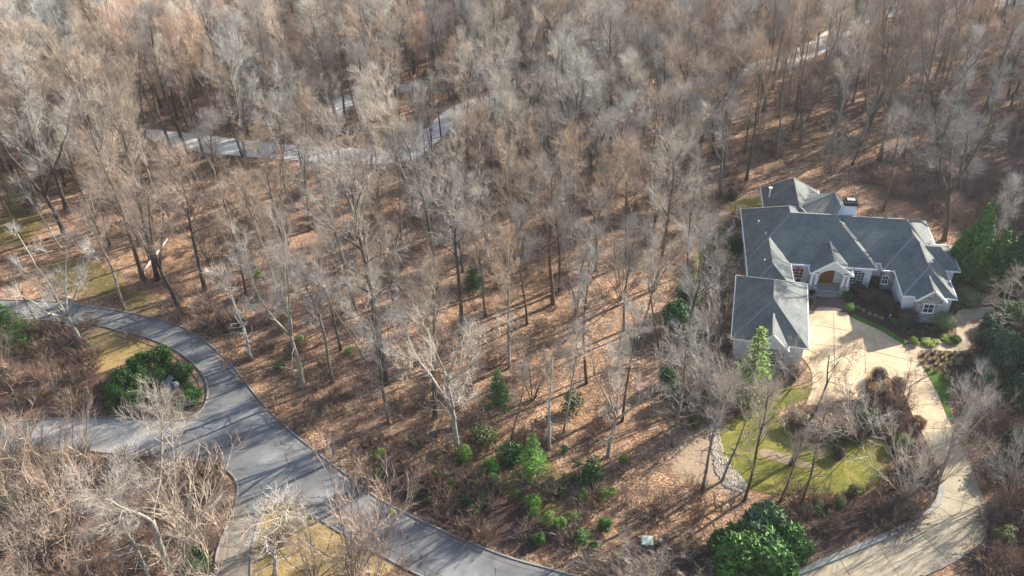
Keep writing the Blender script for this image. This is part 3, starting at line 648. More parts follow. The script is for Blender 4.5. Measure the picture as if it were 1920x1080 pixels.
# deck with railing behind the left wing
dk = empty('deck', 'small wooden deck with thin railing behind the left roof of the house', 'deck', (HO.x, HO.y, 0), -AZ)
m = MB(); m.box(-8.2*SH, -5.2*SH, 12.4*SH, 15.2*SH, .1, .5); m.build('deck_floor', simple('reddish deck boards', (.30, .17, .13), .25, 5), dk)
for x, y in ((-8.1, 12.5), (-8.1, 15.1), (-6.6, 15.1), (-5.3, 15.1)):
    m = MB(); m.box(x*SH-.05, x*SH+.05, y*SH-.05, y*SH+.05, .5, 1.5); m.build('railing_post', M['wood_post'], dk)
m = MB(); m.bar((-8.1*SH, 12.5*SH, 1.5), (-8.1*SH, 15.1*SH, 1.5), .1, .06); m.bar((-8.1*SH, 15.1*SH, 1.5), (-5.3*SH, 15.1*SH, 1.5), .1, .06)
m.bar((-8.1*SH, 12.5*SH, .9), (-8.1*SH, 15.1*SH, .9), .04, .04); m.bar((-8.1*SH, 15.1*SH, .9), (-5.3*SH, 15.1*SH, .9), .04, .04); m.build('handrail', M['wood_post'], dk)

# ---------------------------------------------------------------- vegetation builders
def rnd_dir(rg, d, ang):
    """unit vector at angle ang from d, random azimuth"""
    d = d.normalized(); u = d.orthogonal().normalized(); w = d.cross(u); a = rg.uniform(0, 2*pi)
    return (d*cos(ang)+(u*cos(a)+w*sin(a))*sin(ang)).normalized()
def grow(rg, p, d, L, n, wander, up):
    pts = [p.copy()]; s = L/n
    for i in range(n):
        d = (d+Vector((rg.gauss(0, wander), rg.gauss(0, wander), rg.gauss(0, wander)+up))).normalized()
        p = p+d*s; pts.append(p.copy())
    return pts, d
def at_pt(pts, t):
    f = t*(len(pts)-1); i = min(int(f), len(pts)-2); k = f-i
    return pts[i].lerp(pts[i+1], k), (pts[i+1]-pts[i]).normalized()
def twigs(m, rg, pts, n, L, w, ang=.6, up=.25, t0=.15):
    for _ in range(n):
        p, d = at_pt(pts, rg.uniform(t0, 1)); q = rnd_dir(rg, d, rg.uniform(ang*.5, ang*1.3)); q.z += up; q.normalize()
        l = L*rg.uniform(.6, 1.25); s = q.cross(Vector((rg.gauss(0, 1), rg.gauss(0, 1), rg.gauss(0, 1)))); s.normalize(); s *= w*.5
        mid = p+q*l*.5+Vector((0, 0, .04*l)); e = p+q*l+Vector((rg.gauss(0, .1)*l, rg.gauss(0, .1)*l, .14*l))
        b = len(m.v); m.v += [tuple(p-s), tuple(p+s), tuple(mid+s*.8), tuple(mid-s*.8), tuple(e)]
        m.f += [(b, b+1, b+2, b+3), (b+3, b+2, b+4)]
def make_tree(seed, H=22., r0=.3, clear=.45, n1=13, n2=7, n3=6, n4=5, R=4.2, low=1.0, steep=.55, wander=.06, fork=0, tw=.03, tl=.85, dead_low=0, limb_r=.42, shape='vase'):
    rg = random.Random(seed); trunk = MB(); crown = MB()
    stems = []
    pts, _ = grow(rg, Vector((0, 0, -.3)), Vector((rg.gauss(0, .03), rg.gauss(0, .03), 1)), H*(clear if fork else .93), 9, wander*.55, .05)
    if fork:
        rt = r0*.72
        trunk.tube(pts, [r0*1.45]+[r0*(1-.28*i/9) for i in range(1, 10)], 8)
        for k in range(fork):
            a = 2*pi*(k+rg.uniform(-.2, .2))/fork; lean = rg.uniform(.28, .55)*steep/.55
            d = Vector((cos(a)*sin(lean), sin(a)*sin(lean), cos(lean))); L = H*(1-clear)*rg.uniform(.82, 1.02)
            q, _ = grow(rg, pts[-1]-Vector((0, 0, .3)), d, L, 8, wander, .055)
            rr_ = rt*.72; trunk.tube(q, [rr_*(1-.85*(i/8)**1.1)+.02 for i in range(9)], 6); stems.append((q, rr_, .18, L*.55/ (R*.9)))
    else:
        rad = [r0*1.5]+[r0*(1-.9*(i/9)**1.25)+.03 for i in range(1, 10)]
        trunk.tube(pts, rad, 8); stems.append((pts, r0, clear, 1.))
    for q, rs, c0, sc in stems:
        N1 = n1 if not fork else max(4, int(n1*1.5/fork))
        for i in range(N1):
            t = c0+(1-c0)*((i+rg.random())/N1)**.9
            u = (t-c0)/(1-c0)
            p, d = at_pt(q, min(t, .995))
            prof = {'vase': (.55+.75*u)*(1.05-u**3*.75), 'round': sqrt(max(.08, 1-(2*u-.85)**2*.9)), 'cone': 1.1-.8*u}[shape]
            L = R*prof*rg.uniform(.75, 1.2)*(1 if not fork else .62)
            ang = (1.15-.55*u)*steep*1.45
            dd = rnd_dir(rg, Vector((0, 0, 1))*.6+d*.4, ang)
            lp, _ = grow(rg, p, dd, L*1.12, 6, wander*1.7, .07)
            rl = max(.035, rs*limb_r*(1-.62*u))*rg.uniform(.8, 1.15)
            trunk.tube(lp, [rl*(1-.82*k/6) for k in range(7)], 5, False)
            for j in range(n2):
                s = .22+.78*(j+rg.random())/n2; p2, d2 = at_pt(lp, s)
                L2 = L*.62*(1.15-.55*s)*rg.uniform(.7, 1.25)
                bp, _ = grow(rg, p2, rnd_dir(rg, d2, rg.uniform(.4, .95)), L2, 4, wander*2.2, .08)
                r2 = max(.017, rl*.34*(1-.5*s)); crown.tube(bp, [r2*(1-.7*k/4) for k in range(5)], 3, False)
                for k in range(n3):
                    p3, d3 = at_pt(bp, .2+.8*(k+rg.random())/n3); L3 = max(.6, L2*.55)*rg.uniform(.7, 1.2)
                    cp, _ = grow(rg, p3, rnd_dir(rg, d3, rg.uniform(.35, .95)), L3, 2, .12, .1)
                    crown.tube(cp, [.013, .01, .006], 3, False)
                    twigs(crown, rg, cp, n4, tl, tw, .75, .2, .0)
    for i in range(dead_low):
        p, d = at_pt(pts, rg.uniform(.25, .95) if fork else rg.uniform(.18, clear)); a = rg.uniform(0, 2*pi)
        dd = Vector((cos(a), sin(a), rg.uniform(-.1, .35))).normalized(); L = R*rg.uniform(.35, .8)
        lp, _ = grow(rg, p, dd, L, 5, .22, -.02); trunk.tube(lp, [.075*(1-.75*k/5) for k in range(6)], 4, False)
        for j in range(5):
            p2, d2 = at_pt(lp, rg.uniform(.3, 1)); bp, _ = grow(rg, p2, rnd_dir(rg, d2, .7), L*.35, 3, .25, .02); trunk.tube(bp, [.03, .022, .015, .008], 3, False)
    return trunk.mesh('trunk', True), crown.mesh('crown')
def make_multi(seed, H=9., stems=6, spread=.35, r0=.09, n2=9, n3=5, n4=5, tw=.03, tl=.7):
    rg = random.Random(seed); trunk = MB(); crown = MB()
    for k in range(stems):
        a = 2*pi*k/stems+rg.uniform(-.4, .4); le = spread*rg.uniform(.35, 1.2)
        d = Vector((cos(a)*sin(le), sin(a)*sin(le), cos(le)))
        q, _ = grow(rg, Vector((cos(a)*.12, sin(a)*.12, -.2)), d, H*rg.uniform(.75, 1.05), 8, .07, .03)
        trunk.tube(q, [r0*(1-.85*i/8)+.012 for i in range(9)], 5, False)
        for j in range(n2):
            s = .25+.75*(j+rg.random())/n2; p, d2 = at_pt(q, s); L2 = H*.26*(1.2-.6*s)*rg.uniform(.6, 1.2)
            bp, _ = grow(rg, p, rnd_dir(rg, d2, rg.uniform(.35, .7)), L2, 4, .12, .12); crown.tube(bp, [.022, .018, .014, .01, .006], 3, False)
            for _k in range(n3):
                p3, d3 = at_pt(bp, rg.uniform(.2, 1)); cp, _ = grow(rg, p3, rnd_dir(rg, d3, rg.uniform(.3, .8)), L2*.42, 2, .12, .12)
                crown.tube(cp, [.012, .009, .006], 3, False); twigs(crown, rg, cp, n4, tl, tw, .5)
    return trunk.mesh('trunk', True), crown.mesh('crown')
def make_brush(seed, r=1.2, h=1.3, n=60, tw=.03):
    """low bare shrub: arching stems with twigs, one mesh"""
    rg = random.Random(seed); m = MB()
    for k in range(n):
        a = rg.uniform(0, 2*pi); q = rg.random()**.5*r*.45; le = rg.uniform(.1, 1.05)
        cp, _ = grow(rg, Vector((cos(a)*q, sin(a)*q, -.05)), Vector((cos(a)*sin(le), sin(a)*sin(le), cos(le))), h*rg.uniform(.7, 1.25), 3, .16, .03)
        m.tube(cp, [.02, .016, .011, .006], 3, False); twigs(m, rg, cp, 9, h*.38, tw, .7, .2)
    return m.mesh('brush')
def tinted(m, name, tints, mat=None):
    me = m.mesh(name); at = me.color_attributes.new('tint', 'FLOAT_COLOR', 'CORNER')
    arr = np.ones((len(me.loops), 4), np.float32); i = 0
    lt = np.zeros(len(me.polygons), int); me.polygons.foreach_get('loop_total', lt)
    arr[:, :3] = np.repeat(np.array(tints, np.float32), lt, axis=0)
    at.data.foreach_set('color', arr.ravel()); me.materials.append(mat or M['leaf']); return me
def leaf_mass(seed, lumps, n, size, droop=0., aniso=1., flat=.35, inner=True, var=.35, spray=False, rag=(.66, 1.08), core=.72):
    """foliage: lumps = [(x,y,z,rx,ry,rz)]; leaves spread through each lump's outer volume"""
    rg = random.Random(seed); m = MB(); ti = []
    wts = [l[3]*l[4]+l[4]*l[5] for l in lumps]
    if inner:
        for (x, y, z, rx, ry, rz) in lumps:
            N, K = 7, 5; b = len(m.v)
            for i in range(K+1):
                th = pi*i/K
                for j in range(N):
                    a = 2*pi*j/N; s = core*rg.uniform(.82, 1.1); m.v.append((x+rx*s*sin(th)*cos(a), y+ry*s*sin(th)*sin(a), z+rz*s*cos(th)))
            for i in range(K):
                for j in range(N):
                    m.f.append((b+i*N+j, b+(i+1)*N+j, b+(i+1)*N+(j+1) % N, b+i*N+(j+1) % N)); v = rg.uniform(.6, 1.0); ti.append((v, v, v))  # core tinted darker than the leaves: inner shade put into the colour
    for l in rg.choices(lumps, wts, k=n):
        x, y, z, rx, ry, rz = l
        u = Vector((rg.gauss(0, 1), rg.gauss(0, 1), rg.gauss(0, 1)+.25)).normalized(); s = rg.uniform(*rag)
        p = Vector((x+u.x*rx*s, y+u.y*ry*s, z+u.z*rz*s))
        if p.z < .03: p.z = rg.uniform(.02, .2)
        nn = (u+Vector((rg.gauss(0, .55), rg.gauss(0, .55), rg.gauss(0, .55)))).normalized()
        a = nn.orthogonal().normalized()
        if spray:
            a = (u+Vector((rg.gauss(0, .4), rg.gauss(0, .4), rg.gauss(0, .3)-droop))); a = (a-nn*a.dot(nn)).normalized()
        w = nn.cross(a); sz = size*rg.uniform(.6, 1.4)
        if not spray: th = rg.uniform(0, 2*pi); a, w = a*cos(th)+w*sin(th), w*cos(th)-a*sin(th)
        A = a*sz*aniso; W = w*sz*.5
        m.add([p-A*.5, p-A*.05+W, p+A*.6, p-A*.05-W], [(0, 1, 2, 3)])
        v = 1+rg.uniform(-var, var); h = rg.uniform(-.12, .12); ti.append((v*(1+h), v, v*(1-h)))
    return tinted(m, 'foliage', ti)
def lumps_round(seed, R, H, k=14, z0=None):
    rg = random.Random(seed); out = []
    for i in range(k):
        a = rg.uniform(0, 2*pi); q = rg.random()**.5*R*.68; t = rg.uniform(.22, .8)
        prof = sin(pi*min(.98, max(.12, t*.85+.1)))
        q *= prof; s = R*rg.uniform(.3, .48); out.append((cos(a)*q, sin(a)*q, H*t, s, s, s*rg.uniform(.75, 1.)*min(1.2, H/(2*R)+.3)))
    return out
def lumps_cone(seed):
    rg = random.Random(seed); out = []
    for i in range(60):
        u = (i+rg.random())/60; a = rg.uniform(0, 2*pi); R = (1-u)**.75*min(1, .6+u*3); q = R*rg.uniform(.1, .68); s = .14+.2*R
        out.append((cos(a)*q, sin(a)*q, 4.1*(.03+.93*u), s, s, s*1.7))
    return out
def lumps_ragged(seed):
    rg = random.Random(seed); out = []
    for i in range(48):
        a = rg.uniform(0, 2*pi); u = rg.random(); q = rg.uniform(.1, .92)*sqrt(max(.05, 1-(u*.9)**2)); s = rg.uniform(.1, .24)
        out.append((cos(a)*q, sin(a)*q, 1.6*(.08+.85*u), s, s, s*rg.uniform(.8, 1.3)))
    return out
def make_conifer(seed, H=10., R=2.6, layers=26, per=13, leaf=.24, droop=.25, open_=.0):
    rg = random.Random(seed); t = MB(); m = MB(); ti = []
    pts, _ = grow(rg, Vector((0, 0, -.2)), Vector((0, 0, 1)), H*.98, 6, .015, .05); t.tube(pts, [.2*(1-.9*i/6)*H/10+.02 for i in range(7)], 6)
    for i in range(layers):
        u = (i+rg.random()*.6)/layers; z = H*(.06+.93*u); L = R*(1-u)**.85*rg.uniform(.75, 1.15)+.15
        for k in range(per):
            a = rg.uniform(0, 2*pi); Lk = L*rg.uniform(.7, 1.15); d = Vector((cos(a), sin(a), .18-droop*rg.random())).normalized()
            p0 = Vector((0, 0, z)); nl = max(4, int(Lk/leaf*2.0))
            t.tube([p0, p0+d*Lk*.9], [.02, .008], 3, False)
            for j in range(nl):
                s = rg.uniform(.12+open_, 1.02); p = p0+d*Lk*s+Vector((0, 0, -droop*s*s*Lk*.35))+Vector((rg.gauss(0, .1), rg.gauss(0, .1), rg.gauss(0, .07)))*Lk*.6
                q = (d+Vector((rg.gauss(0, .6), rg.gauss(0, .6), rg.gauss(0, .25)-.1))).normalized(); w = q.cross(Vector((rg.gauss(0, .5), rg.gauss(0, .5), 1))).normalized()
                sz = leaf*rg.uniform(.7, 1.5); W = w*sz*.22
                m.add([p, p+q*sz*.5+W, p+q*sz*1.15, p+q*sz*.5-W], [(0, 1, 2, 3)])
                v = 1+rg.uniform(-.32, .35); h = rg.uniform(-.1, .12); ti.append((v*(1+h), v, v*(1-h)))
    return t.mesh('trunk', True), tinted(m, 'foliage', ti)

# ---------------------------------------------------------------- tree library
LIB = {}
def lib(key, fn): LIB[key] = fn()
for i in range(6): lib('tall%d' % i, lambda: make_tree(10+i, 22, .24, (.40, .46, .5, .43, .52, .38)[i], 15, 8, 6, 5, (5.2, 4.6, 4.3, 5.6, 4.4, 5.0)[i], wander=.055+.012*i, dead_low=4, steep=(.5, .44, .4, .55, .46, .52)[i], tw=.0135, tl=1.0, limb_r=.4))
for i in range(4): lib('broad%d' % i, lambda: make_tree(30+i, 22, .32, (.36, .3, .42, .26)[i], 17, 8, 6, 5, (6.2, 5.6, 6.6, 5.8)[i], fork=(3, 4, 2, 3)[i], wander=.085, dead_low=3, tw=.0135, tl=1.05, steep=(.55, .5, .62, .58)[i]))
for i in range(3): lib('slim%d' % i, lambda: make_tree(50+i, 20, .16, .48+.04*i, 12, 6, 5, 6, (3.0, 3.5, 2.6)[i], wander=.05+.02*i, steep=.42, dead_low=5, tw=.0125, tl=.95))
for i in range(2): lib('white%d' % i, lambda: make_tree(60+i, 18, .3, .33, 12, 7, 5, 6, 5.4, fork=4, wander=.13, dead_low=7, tw=.014, tl=.95, steep=.72, limb_r=.46))
for i in range(2): lib('crooked%d' % i, lambda: make_tree(70+i, 16, .17, .45, 10, 5, 5, 5, 3.6, wander=.17, dead_low=14, tw=.016, tl=.9, steep=.8))
for i in range(3): lib('multi%d' % i, lambda: make_multi(80+i, 9., 9+i, .38, .042, 9, 5, 4, .0135, .8))
lib('snag0', lambda: make_tree(90, 14, .2, .6, 5, 3, 2, 2, 1.8, wander=.12, dead_low=9))
NOMH = {'tall': 22, 'broad': 22, 'slim': 20, 'white': 18, 'crooked': 16, 'multi': 9.5, 'snag': 14}
for k, (a, b) in LIB.items(): a.materials.append(M['bark']); b.materials.append(M['twig'])
def tmul(c, k): return (c[0]*k, c[1]*k, c[2]*k, 1)
BARKS = {'grey': (.18, .162, .14), 'dark': (.095, .08, .066), 'pale': (.31, .287, .25), 'brown': (.145, .105, .08), 'white': (.42, .40, .36)}
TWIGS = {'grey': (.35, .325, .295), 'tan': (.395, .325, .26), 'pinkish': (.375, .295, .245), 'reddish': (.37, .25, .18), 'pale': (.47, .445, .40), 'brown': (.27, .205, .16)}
def bare_tree(key, loc, H, label, group=None, rz=0, bark='grey', twig='grey', lean=(0, 0), name='bare_tree', wide=1., cat='tree'):
    kind = key.rstrip('0123456789'); s = H/NOMH[kind]
    r = bpy.data.objects.new(name, None); COL.objects.link(r); r.location = loc; r.empty_display_size = .3
    q = Vector((lean[0], lean[1], H)).to_track_quat('Z', 'Y') @ Matrix.Rotation(rz, 3, 'Z').to_quaternion()
    r.rotation_mode = 'QUATERNION'; r.rotation_quaternion = q; r.scale = (s*wide, s*wide, s)
    tag(r, label, cat, group)
    tk, cr = LIB[key]
    a = bpy.data.objects.new('trunk', tk); COL.objects.link(a); a.parent = r; a.color = tmul(BARKS[bark], 1)
    b = bpy.data.objects.new('crown', cr); COL.objects.link(b); b.parent = r; b.color = tmul(TWIGS[twig], 1)
    return r
def hl(base, top):
    g = G(*base); d = Fv*FPX+Rv*(top[0]-960)-Uv*(top[1]-540); k = g.y/d[1]; p = CP+d*k
    return g, p[2], p[0]-g.x
placed = []
def pt(key, base, top, label, bark='grey', twig='grey', wide=1., hs=1.0, rz=None, group=None, cat='tree'):
    g, h, lx = hl(base, top); h *= hs
    placed.append((g.x, g.y)); rg = random.Random(int(base[0]*7+base[1]))
    return bare_tree(key, (g.x, g.y, gz(g.x, g.y)), h, label, group, rg.uniform(0, 6.28) if rz is None else rz, bark, twig, (lx, 0), wide=wide, cat=cat)

# named trees, each where its foot stands in the photograph
pt('tall0', (270, 527), (165, 200), 'tall brown-grey bare tree, left of the two trunks on the bank above the ring street', 'brown', 'grey')
pt('tall1', (296, 525), (215, 185), 'tall bare tree, right of the two trunks on the bank above the ring street', 'dark', 'tan')
pt('slim0', (286, 415), (222, 190), 'slim bare tree behind the fallen pale log', 'dark', 'tan')
pt('broad1', (120, 438), (30, 130), 'big ivy-dark forked tree at the edge of the mossy ground', 'dark', 'grey', 1.05)
pt('crooked0', (113, 463), (30, 330), 'pale leaning tree with drooping white boughs over the mossy ground', 'white', 'pale', .9)
pt('white0', (150, 648), (60, 410), 'white forked tree with crooked pale boughs over the left end of the street', 'white', 'pale', .85)
pt('slim1', (27, 642), (-40, 470), 'pale leaning trunk beside the green pine at the left edge', 'pale', 'grey')
pt('crooked1', (474, 673), (415, 485), 'pale-barked small tree with a white marker near the street verge', 'white', 'pale', .9)
pt('broad0', (570, 727), (490, 420), 'pale straight-trunked tree nearest the street on the leafy bank', 'pale', 'grey', .8)
pt('tall2', (624, 716), (565, 480), 'slender bare tree just right of the pale trunk by the street', 'grey', 'grey', .9)
pt('white1', (730, 792), (650, 500), 'grey tree forked halfway up, lowest on the leafy bank', 'grey', 'pale', .62)
pt('tall3', (722, 718), (645, 320), 'very tall dark-trunked tree behind the forked grey tree', 'dark', 'grey')
pt('white1', (858, 840), (850, 560), 'big pale spreading tree with a white trunk above the street', 'pale', 'pale', .95, rz=2.2)
pt('slim0', (548, 638), (512, 470), 'dark thin tree behind the pale straight trunk', 'dark', 'grey')
pt('slim1', (462, 558), (400, 330), 'dark-footed tree casting a long shadow across the bank', 'dark', 'tan')
pt('slim0', (541, 461), (518, 290), 'thin bent tree with a dark foot mid wood', 'dark', 'tan')
pt('tall4', (581, 432), (552, 180), 'left stem of the close dark pair mid wood', 'brown', 'tan')
pt('slim1', (590, 430), (575, 215), 'right stem of the close dark pair mid wood', 'brown', 'grey')
pt('tall1', (291, 367), (228, 170), 'pale thick-footed tree below the far pale street', 'pale', 'tan')
pt('slim0', (343, 391), (300, 250), 'thin straight tree below the far pale street', 'brown', 'tan')
pt('tall2', (122, 350), (60, 150), 'dark tree at the top edge of the mossy ground', 'dark', 'tan')
pt('slim1', (150, 360), (95, 190), 'slim leaning tree right of the mossy ground', 'dark', 'grey')
pt('tall3', (466, 345), (425, 95), 'tall clear-stemmed tree crossing the pale far street', 'grey', 'pale')
pt('tall0', (664, 578), (600, 300), 'grey tree left of the very tall dark trunk', 'grey', 'grey')
pt('tall2', (822, 557), (783, 240), 'tall leaning dark tree left of the small evergreen', 'dark', 'grey')
pt('tall4', (862, 650), (842, 330), 'dark tall tree directly behind the big pale spreading tree', 'dark', 'grey')
pt('tall1', (955, 690), (948, 440), 'straight grey tree above the dark green bush', 'pale', 'tan', .85)
pt('tall0', (1037, 570), (1033, 300), 'straight tree with a dark red-brown trunk', 'brown', 'grey')
pt('slim0', (1048, 546), (1044, 330), 'slim tree hard beside the red-brown trunk', 'dark', 'tan')
pt('slim1', (1078, 465), (1080, 240), 'slim dark tree behind the middle of the wood', 'dark', 'tan')
pt('broad2', (1118, 508), (1122, 240), 'thick grey trunk in the middle of the wood', 'grey', 'tan', .85)
pt('tall3', (1175, 497), (1180, 270), 'straight tree right of the thick grey trunk', 'dark', 'tan')
pt('tall4', (1170, 618), (1186, 400), 'grey tree left of the forked leaning tree near the yard', 'grey', 'grey', .8)
pt('broad0', (1205, 610), (1248, 420), 'forked tree leaning towards the house beside the holly', 'grey', 'pale', .75)
pt('slim0', (1100, 720), (1090, 470), 'dark straight tree behind the olive bush', 'dark', 'grey')
pt('slim1', (1056, 812), (1062, 590), 'pale slender tree with a sunlit edge above the bright green sapling', 'pale', 'grey', .9)
pt('snag0', (1030, 843), (1016, 690), 'broken-topped pale snag beside the bright green sapling', 'white', 'pale')
pt('white0', (1140, 855), (1148, 600), 'pale tree with low broken white boughs above the bank shrubs', 'pale', 'pale', .7, rz=1.)
pt('slim1', (958, 832), (962, 690), 'thin twin-stemmed tree beside the bright green sapling', 'brown', 'tan')
pt('slim0', (884, 728), (880, 590), 'short dark tree right of the big pale spreading tree', 'dark', 'grey')
pt('tall0', (1262, 708), (1315, 430), 'dark-footed leaning tree left of the garage hollies', 'dark', 'grey')
pt('crooked1', (1263, 836), (1302, 620), 'pale scraggy tree at the edge of the bare pale ground', 'grey', 'grey')
pt('tall2', (1317, 918), (1356, 700), 'straight grey tree between the gravel and the lawn', 'grey', 'grey', .85)
pt('crooked0', (1354, 902), (1430, 720), 'leaning grey tree at the left rim of the lawn', 'grey', 'tan', .8)
pt('slim1', (1395, 940), (1455, 690), 'dark leaning tree rising from behind the big cedar', 'dark', 'grey', .9)
pt('crooked1', (1483, 872), (1580, 650), 'dark bare tree on the lawn with its crown over the driveway', 'dark', 'brown', .95)
pt('slim0', (1499, 953), (1562, 760), 'thin dark tree at the bottom rim of the lawn', 'dark', 'grey')
pt('slim1', (1462, 940), (1508, 790), 'small thin tree beside the cedar below the lawn', 'dark', 'tan', .9)
pt('white1', (1757, 899), (1868, 690), 'pale tree leaning over the driveway with a dense white crown', 'pale', 'pale', .6, rz=.6)
pt('multi0', (1762, 905), (1820, 780), 'second pale stem leaning over the driveway bend', 'grey', 'grey', .6)
pt('multi1', (1700, 940), (1712, 800), 'silvery many-stemmed small tree inside the driveway bend', 'pale', 'pale', .9)
pt('tall4', (1655, 396), (1690, 215), 'bare tree straight behind the right roof ridge', 'dark', 'grey')
pt('broad1', (1770, 451), (1850, 140), 'big dark leaning tree beside the tall green cedars', 'dark', 'grey', 1.)
pt('tall1', (1848, 516), (1905, 330), 'pale bent trunk in front of the green cedars', 'pale', 'pale', .8)
pt('crooked0', (1868, 640), (1905, 500), 'pale branching tree at the right edge beside the garden path', 'pale', 'tan', 1.1)
pt('broad2', (1305, 348), (1362, 55), 'tallest dark-trunked tree, behind the side lawn of the house', 'dark', 'tan', 1.05)
pt('slim0', (1288, 512), (1300, 340), 'dark trunk beside the narrow side lawn', 'dark', 'grey')
pt('tall3', (1213, 398), (1235, 180), 'left of the tall straight pair behind the side lawn', 'dark', 'tan')
pt('tall0', (1237, 392), (1262, 170), 'right of the tall straight pair behind the side lawn', 'dark', 'grey')
pt('crooked0', (920, 348), (938, 160), 'dark curved trunk mid wood right of the far street', 'dark', 'grey')
pt('tall2', (914, 470), (878, 200), 'tall dark tree above the small evergreen', 'dark', 'tan')
pt('tall1', (697, 300), (675, 90), 'broad dark tree standing at the near edge of the far street', 'dark', 'grey')
pt('broad0', (536, 360), (500, 130), 'silver-topped tree below the middle of the far street', 'grey', 'pale')
pt('tall4', (855, 232), (848, 70), 'dark tree at the right end of the far street', 'brown', 'tan')
pt('tall1', (1565, 250), (1580, 80), 'grey-crowned tree high in the wood above the chimney', 'grey', 'pale')
# lower left thicket trees
pt('broad2', (325, 1085), (262, 790), 'huge pale many-limbed tree at the bottom of the lower left thicket', 'pale', 'grey', 1.0)
pt('multi2', (348, 1075), (395, 870), 'many-stemmed tree leaning right beside the huge pale tree', 'pale', 'tan', 1.3)
pt('multi0', (128, 1000), (60, 790), 'many-stemmed tree beside the green mailboxes', 'grey', 'tan', 1.1)
pt('multi1', (112, 925), (85, 800), 'short many-stemmed tree directly behind the mailboxes', 'grey', 'pinkish', 1.3)
pt('crooked1', (275, 1082), (195, 900), 'crooked pale trunk left of the huge pale tree', 'pale', 'grey', 1.1)
pt('multi2', (75, 1075), (40, 930), 'many-stemmed grey tree in the bottom left corner', 'grey', 'pinkish', 1.6)
pt('crooked0', (515, 1080), (520, 930), 'lichen-pale small tree with mistletoe beside the lower street', 'white', 'pale', 1.5)
pt('multi1', (665, 1088), (650, 880), 'rosy-twigged tree hiding the lower street edge', 'grey', 'pinkish', 1.0)
pt('multi0', (590, 1090), (585, 960), 'rosy many-stemmed sapling between the lichen tree and the street', 'grey', 'tan', 1.2)
pt('multi2', (20, 900), (10, 780), 'thin-stemmed tree at the left edge below the lower street', 'grey', 'tan', 1.3)
pt('multi0', (700, 1100), (705, 985), 'small rosy tree at the very bottom beside the street', 'grey', 'pinkish', 1.0)
pt('multi2', (1218, 1110), (1222, 1035), 'tan twiggy sapling at the bottom edge below the steel cabinet', 'grey', 'tan', 1.8)
pt('multi1', (1170, 1112), (1165, 1050), 'low tan twiggy sapling at the bottom edge left of the cabinet', 'grey', 'tan', 1.8)
# yard small trees
pt('multi1', (1365, 750), (1360, 670), 'bare grey shrub-tree left of the yellow-green hemlock', 'pale', 'grey', 1.1)
pt('multi0', (1335, 640), (1333, 530), 'bare grey tangle left of the garage roof', 'grey', 'grey', .9)
pt('multi2', (1340, 795), (1345, 690), 'bare grey thicket tree above the lawn corner', 'pale', 'grey', 1.)
pt('multi0', (1478, 728), (1485, 650), 'bare rounded tree at the garage front corner', 'grey', 'grey', 1.6)
pt('multi1', (1362, 520), (1362, 455), 'purplish bare tree against the left house wall', 'brown', 'pinkish', .9)
pt('multi2', (1690, 770), (1700, 700), 'small bare tree at the rim of the driveway bed', 'brown', 'brown', 1.2)
pt('multi0', (1610, 830), (1600, 730), 'bare dark tree above the hedge on the lawn side', 'grey', 'pale', 1.4)
pt('multi1', (1300, 430), (1302, 345), 'dense grey-twigged tree beside the bare earth path', 'grey', 'grey', 1.7)
pt('multi2', (1890, 930), (1900, 800), 'grey leaning thicket tree right of the driveway', 'grey', 'grey', .7)
pt('multi1', (1850, 800), (1850, 705), 'rosy bare shrub-tree right of the driveway lawn wedge', 'brown', 'pinkish', .8)
pt('multi0', (1312, 770), (1330, 600), 'bare grey-stemmed tree along the path beside the garage', 'grey', 'grey', 1.1)
NAMED = len(placed)

# ---------------------------------------------------------------- the wood
rgw = random.Random(5)
EXCL = [road_px, drive_px, LAWN, ISLAND_PX, HOUSE_PX, FARROAD1, FARROAD2, FARROAD3, YARD_PX,
        [(160, 590), (360, 660), (360, 720), (180, 730)],
        [(1320, 380), (1420, 360), (1420, 400), (1350, 620), (1300, 620), (1300, 460)],
        [(700, 830), (900, 855), (1250, 870), (1350, 930), (1340, 1100), (1080, 1090), (690, 930)],
        [(1250, 780), (1345, 780), (1400, 930), (1240, 900)],
        [(480, 760), (860, 850), (860, 980), (600, 860)], [(395, 900), (1850, 960), (1850, 1500), (200, 1500), (200, 1110), (395, 1080)], [(40, 800), (230, 800), (480, 880), (440, 960), (200, 940), (40, 930)], [(385, 780), (430, 640), (560, 800), (700, 900), (640, 930)], [(1640, 1000), (2200, 990), (2200, 1500), (1640, 1500)], [(0, 470), (230, 470), (270, 560), (0, 600)]]
rc = np.array([HO.x+3*SH, HO.y+2*SH])
def density_ok(x, y, px, py):
    for q in EXCL:
        if inpoly(px, py, q): return False
    if math.hypot(x-rc[0], y-rc[1]) < 16: return False
    return True
cand = []
def _pt_in(poly):
    xs = [p[0] for p in poly]; ys = [p[1] for p in poly]; bx = (min(xs), max(xs), min(ys), max(ys)); n = len(poly)
    def f(x, y):
        if not (bx[0] < x < bx[1] and bx[2] < y < bx[3]): return False
        r = False
        for i in range(n):
            x1, y1 = poly[i]; x2, y2 = poly[i-1]
            if (y1 > y) != (y2 > y) and x < (x2-x1)*(y-y1)/(y2-y1)+x1: r = not r
        return r
    return f
_far = [_pt_in(q) for q in (FARROAD1, FARROAD2, FARROAD3)]
_open = [_pt_in(q) for q in (drive_px, LAWN, [(1360, 380), (1500, 320), (1620, 340), (1800, 450), (1800, 600), (1530, 690), (1365, 680)], [(100, 570), (320, 600), (400, 650), (520, 790), (640, 880), (640, 980), (480, 880), (250, 850), (60, 850), (60, 790), (200, 780), (190, 640), (100, 610)])]
OP = {'far': lambda a, b: any(f(a, b) for f in _far), 'open': lambda a, b: any(f(a, b) for f in _open)}
tries = 0
grid = {}
